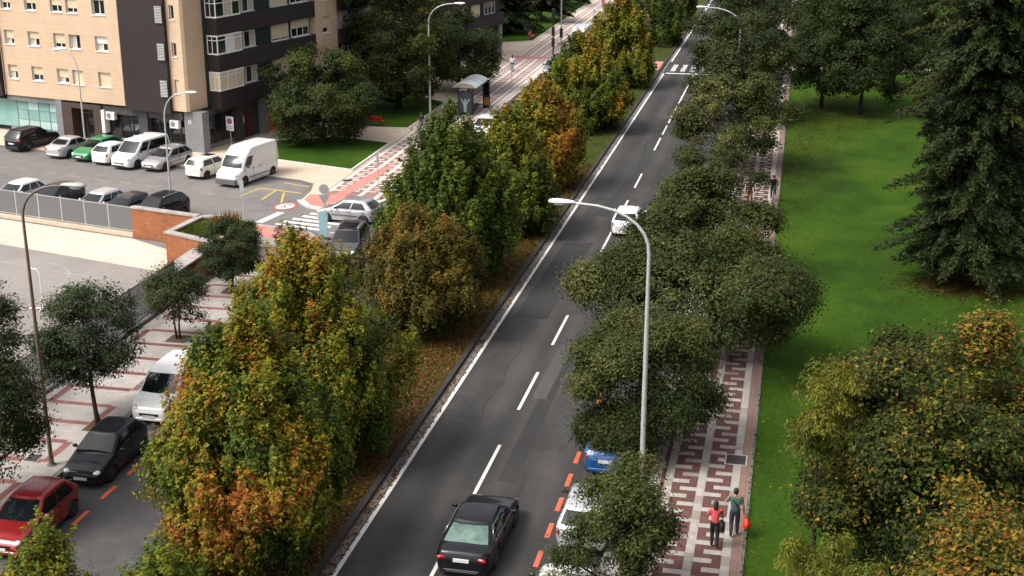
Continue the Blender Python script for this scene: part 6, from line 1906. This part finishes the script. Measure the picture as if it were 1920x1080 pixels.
# ================================================================== PEOPLE
def person(label, x, y, heading, pose, cols, z=.13, scale=1.0, hair='short', skirt=False):
    """pose: joint overrides. Local frame: x forward, y left. The body is one skinned mesh coloured by nearest limb."""
    J = dict(pelvis=(0, 0, .95), waist=(.0, 0, 1.08), chest=(.01, 0, 1.30), neck=(0, 0, 1.46), head=(.02, 0, 1.56),
             shl=(0, .17, 1.41), ell=(-.03, .24, 1.13), wrl=(.05, .25, .90), hal=(.07, .25, .80),
             shr=(0, -.17, 1.41), elr=(-.03, -.24, 1.13), wrr=(.05, -.25, .90), har=(.07, -.25, .80),
             hil=(0, .09, .92), knl=(.10, .10, .50), anl=(.05, .10, .10), tol=(.20, .11, .04),
             hir=(0, -.09, .92), knr=(-.02, -.10, .50), anr=(-.20, -.10, .12), tor=(-.07, -.11, .04))
    J.update(pose)
    R = dict(pelvis=(.15, .12), waist=(.15, .115), chest=(.18, .125), neck=(.055, .055), head=(.06, .06), shl=(.08, .08), ell=(.052, .052), wrl=(.032, .032), hal=(.036, .022),
             shr=(.08, .08), elr=(.052, .052), wrr=(.032, .032), har=(.036, .022), hil=(.115, .115), knl=(.078, .078), anl=(.055, .055), tol=(.045, .03), hir=(.115, .115), knr=(.078, .078), anr=(.055, .055), tor=(.045, .03))
    E = [('pelvis', 'waist'), ('waist', 'chest'), ('chest', 'neck'), ('neck', 'head'), ('chest', 'shl'), ('shl', 'ell'), ('ell', 'wrl'), ('wrl', 'hal'), ('chest', 'shr'), ('shr', 'elr'), ('elr', 'wrr'), ('wrr', 'har'),
         ('pelvis', 'hil'), ('hil', 'knl'), ('knl', 'anl'), ('anl', 'tol'), ('pelvis', 'hir'), ('hir', 'knr'), ('knr', 'anr'), ('anr', 'tor')]
    names = list(J)
    me = bpy.data.meshes.new('skeleton')
    me.from_pydata([J[n_] for n_ in names], [(names.index(a), names.index(b_)) for a, b_ in E], [])
    so = bpy.data.objects.new('skeleton', me)
    COL.objects.link(so)
    sk = so.modifiers.new('Skin', 'SKIN')
    sk.use_smooth_shade = True
    for i, n_ in enumerate(names):
        me.skin_vertices[0].data[i].radius = R[n_]
        me.skin_vertices[0].data[i].use_root = (n_ == 'pelvis')
    ss = so.modifiers.new('Subsurf', 'SUBSURF')
    ss.levels = ss.render_levels = 2
    dg = bpy.context.evaluated_depsgraph_get()
    ev = so.evaluated_get(dg)
    tm = ev.to_mesh()
    b = MB()
    b.add([v.co[:] for v in tm.vertices], [tuple(p_.vertices) for p_ in tm.polygons])
    ev.to_mesh_clear()
    bpy.data.objects.remove(so); bpy.data.meshes.remove(me)
    hd = Vector(J['head']) + Vector((.015, 0, .085))
    nb0 = len(b.f)
    b.ell(hd, (.098, .078, .125), 14, 10)
    b.ell(hd + Vector((.095, 0, -.02)), (.022, .014, .022), 6, 4)
    for sg in (1, -1):
        b.ell(hd + Vector((-.005, sg * .078, -.01)), (.018, .010, .032), 6, 4)
    # fingers
    for h_, w_ in (('hal', 'wrl'), ('har', 'wrr')):
        hv_, wv = Vector(J[h_]), Vector(J[w_])
        d = (hv_ - wv).normalized()
        sd = d.cross(Vector((0, 1, 0)) if abs(d.y) < .8 else Vector((1, 0, 0))).normalized()
        fl = d.cross(sd)
        for k in range(4):
            o = hv_ + sd * (-.027 + .018 * k) + d * .02
            ln = (.058, .068, .064, .05)[k]
            b.tube([o, o + d * ln * .55, o + d * ln * .9 + fl * ln * .35], [.009, .0085, .007], 5)
        o = hv_ - sd * .03 - d * .025
        b.tube([o, o - sd * .025 + d * .03, o - sd * .022 + d * .058], [.010, .009, .0075], 5)
    mesh = bpy.data.meshes.new('person')
    mesh.from_pydata(b.v, [], b.f)
    mats = [cols['skin'], cols['top'], cols['legs'], cols['shoes']]
    for m_ in mats:
        mesh.materials.append(m_)
    # colour each face by the nearest bone
    sleeve = cols.get('sleeve', .55)
    bones = [(Vector(J[a]), Vector(J[b_]), (a, b_)) for a, b_ in E]
    for i, p_ in enumerate(mesh.polygons):
        p_.use_smooth = True
        if i >= nb0:
            p_.material_index = 0
            continue
        c = p_.center
        best = None
        for a, b2, nm in bones:
            ab = b2 - a
            tq = max(0, min(1, (c - a).dot(ab) / ab.length_squared))
            dd_ = (a + ab * tq - c).length
            if best is None or dd_ < best[0]:
                best = (dd_, nm, tq)
        nm, tq = best[1], best[2]
        mi = 1
        if nm in (('neck', 'head'), ('chest', 'neck')):
            mi = 0 if c.z > J['neck'][2] + .005 else 1
        elif nm[0] in ('shl', 'shr'):
            mi = 1 if tq < sleeve else 0
        elif nm[0] in ('ell', 'elr'):
            mi = 1 if sleeve > 1 else 0
        elif nm[0] in ('wrl', 'wrr'):
            mi = 0
        elif nm[0] in ('hil', 'hir', 'knl', 'knr') or nm in (('pelvis', 'hil'), ('pelvis', 'hir')):
            mi = 2
        elif nm[0] in ('anl', 'anr'):
            mi = 3
        elif nm == ('pelvis', 'waist') and tq < .15:
            mi = 2
        p_.material_index = mi
    mesh.update()
    o = link('person', mesh)
    o.location = (x, y, z)
    o.rotation_euler = (0, 0, heading)
    o.scale = (scale,) * 3
    tag(o, label, 'person')
    hb_ = MB()
    if hair == 'helmet':
        hb_.ell(hd + Vector((-.01, 0, .045)), (.13, .10, .10), 14, 8)
    else:
        hb_.ell(hd + Vector((-.022, 0, .030)), (.100, .088, .112), 14, 8)
        if hair == 'long':
            hb_.ell(hd + Vector((-.075, 0, -.10)), (.055, .085, .14), 12, 8)
    hb_.build('hair' if hair != 'helmet' else 'helmet', cols['hair'], o, True)
    return o, J


def cloth(name, c):
    return mat(name, c, .85, var=.18, vscale=9)
SKIN = mat('skin', (0.36, 0.19, 0.12), .6)
HAIR = mat('dark_hair', (0.012, 0.010, 0.009), .6)
SHOE = mat('dark_shoes', (0.02, 0.02, 0.022), .6)
NAVYJ = cloth('navy_jeans', (0.025, 0.035, 0.065))
BLKT = cloth('black_cloth', (0.010, 0.010, 0.012))
man, JM = person('man in teal shirt with shoulder strap walking at the lawn edge, phone to ear', -1.12, 41.3, N_ + .05,
                 dict(knl=(.06, .10, .50), anl=(-.10, .10, .11), tol=(.04, .11, .04), knr=(.12, -.10, .50), anr=(.14, -.10, .09), tor=(.28, -.11, .04),
                      ell=(.08, .32, 1.22), wrl=(.12, .20, 1.42), hal=(.08, .14, 1.50), elr=(-.06, -.26, 1.13), wrr=(.02, -.29, .90), har=(.03, -.30, .81)),
                 dict(skin=SKIN, top=cloth('teal_shirt', (0.045, 0.085, 0.075)), legs=NAVYJ, shoes=SHOE, hair=HAIR, sleeve=.6), scale=1.02)
wom, JW = person('woman in coral red top and black trousers with a black shoulder bag', -1.72, 40.45, N_ + .05,
                 dict(knl=(.08, .09, .50), anl=(.02, .09, .09), tol=(.15, .10, .04), knr=(.0, -.09, .50), anr=(-.14, -.09, .11), tor=(.0, -.10, .05),
                      ell=(.06, .27, 1.20), wrl=(.20, .15, 1.22), hal=(.25, .08, 1.26), elr=(.02, -.25, 1.15), wrr=(.16, -.18, 1.10), har=(.22, -.14, 1.10)),
                 dict(skin=SKIN, top=cloth('coral_top', (0.56, 0.075, 0.075)), legs=BLKT, shoes=SHOE, hair=HAIR, sleeve=.9), scale=.96, hair='long')
# shoulder strap of the man (worn): part of his outfit
MB().tube([(-.13, .10, 1.42), (-.145, 0.0, 1.30), (-.14, -.10, 1.16), (-.10, -.17, 1.05)], .022, 6).build('shoulder_strap', BLKT, man, True)
# red carrier bag in the man's right hand
bg_ = MB()
n1, lv = 12, [(.0, .13), (.03, .19), (.12, .215), (.22, .18), (.30, .12), (.36, .06), (.42, .035), (.46, .05)]
vs, fs = [], []
for z_, r_ in lv:
    for k in range(n1):
        a = 2 * PI * k / n1
        vs.append((r_ * .65 * math.cos(a) * (1 + .22 * math.sin(3 * a + z_ * 13)), r_ * math.sin(a) * (1 + .16 * math.cos(2 * a + z_ * 9)), z_ + .02 * math.sin(2 * a) * (z_ < .1)))
for i in range(len(lv) - 1):
    for k in range(n1):
        fs.append((i * n1 + k, i * n1 + (k + 1) % n1, (i + 1) * n1 + (k + 1) % n1, (i + 1) * n1 + k))
fs += [tuple(range(n1 - 1, -1, -1)), tuple(range((len(lv) - 1) * n1, len(lv) * n1))]
bag = bg_.add(vs, fs).build('carrier_bag', mat('red_plastic_bag', (0.62, 0.035, 0.015), .4, var=.15, vscale=8, bump=.8, bscale=14), None, True)
bag.location = (-0.73, 41.32, .50)
tag(bag, 'bright red plastic carrier bag hanging from the hand of the man in teal', 'bag')
sb_ = MB().cbox(-.07, .07, -.17, .17, 0, .32, .05).build('shoulder_bag', BLKT, None, True)
sb_.location = (-1.50, 40.35, .86)
sb_.rotation_euler = (0.1, 0, .3)
MB().tube([(0, -.12, .30), (0, -.06, .55), (-.06, .04, .68), (-.06, .10, .60)], .015, 6).build('strap', BLKT, sb_)
tag(sb_, 'black bag hanging at the hip of the woman in coral', 'bag')
# cyclist
bike = bicycle('dark bicycle ridden along the edge of the tiled pavement', -1.10, 87.6, S_, ('bike_black', (0.02, 0.02, 0.022)))
cyc, _ = person('cyclist in black riding towards the camera along the lawn edge', -1.10, 87.6, S_,
                dict(pelvis=(-.22, 0, 1.04), waist=(-.15, 0, 1.15), chest=(-.02, 0, 1.36), neck=(.06, 0, 1.50), head=(.10, 0, 1.58),
                     shl=(0, .18, 1.45), ell=(.14, .26, 1.24), wrl=(.25, .27, 1.07), hal=(.31, .27, 1.04), shr=(0, -.18, 1.45), elr=(.14, -.26, 1.24), wrr=(.25, -.27, 1.07), har=(.31, -.27, 1.04),
                     hil=(-.20, .10, 1.0), knl=(.16, .12, .86), anl=(-.05, .12, .50), tol=(.08, .13, .44), hir=(-.20, -.10, 1.0), knr=(.12, -.12, .64), anr=(-.06, -.12, .27), tor=(.08, -.13, .21)),
                dict(skin=SKIN, top=cloth('black_jacket', (0.012, 0.013, 0.018)), legs=BLKT, shoes=SHOE, hair=mat('black_helmet', (0.012, 0.012, 0.012), .4), sleeve=2), hair='helmet')
person('walker in dark top and orange skirt on the tiled pavement near the cyclist', -2.55, 86.4, S_, {},
       dict(skin=SKIN, top=cloth('brown_top', (0.10, 0.035, 0.02)), legs=cloth('orange_cloth', (0.42, 0.14, 0.03)), shoes=SHOE, hair=HAIR, sleeve=2), hair='long')
person('pedestrian in black top and pale jeans on the plaza pavement behind the twin topped tree', -29.6, 103.9, N_, {},
       dict(skin=SKIN, top=BLKT, legs=cloth('pale_jeans', (0.30, 0.34, 0.40)), shoes=SHOE, hair=HAIR, sleeve=.7))
person('pedestrian in white top and dark trousers on the tiled pavement beyond the bus shelter', -28.9, 136.2, N_, {},
       dict(skin=SKIN, top=cloth('white_top', (0.55, 0.55, 0.60)), legs=NAVYJ, shoes=SHOE, hair=HAIR, sleeve=1.2), hair='long')
person('distant walker in red at the top of the tiled pavement', -27.8, 193.5, N_, {},
       dict(skin=SKIN, top=cloth('dark_red_top', (0.22, 0.02, 0.03)), legs=cloth('dark_red_legs', (0.16, 0.02, 0.03)), shoes=SHOE, hair=HAIR, sleeve=2), hair='long')
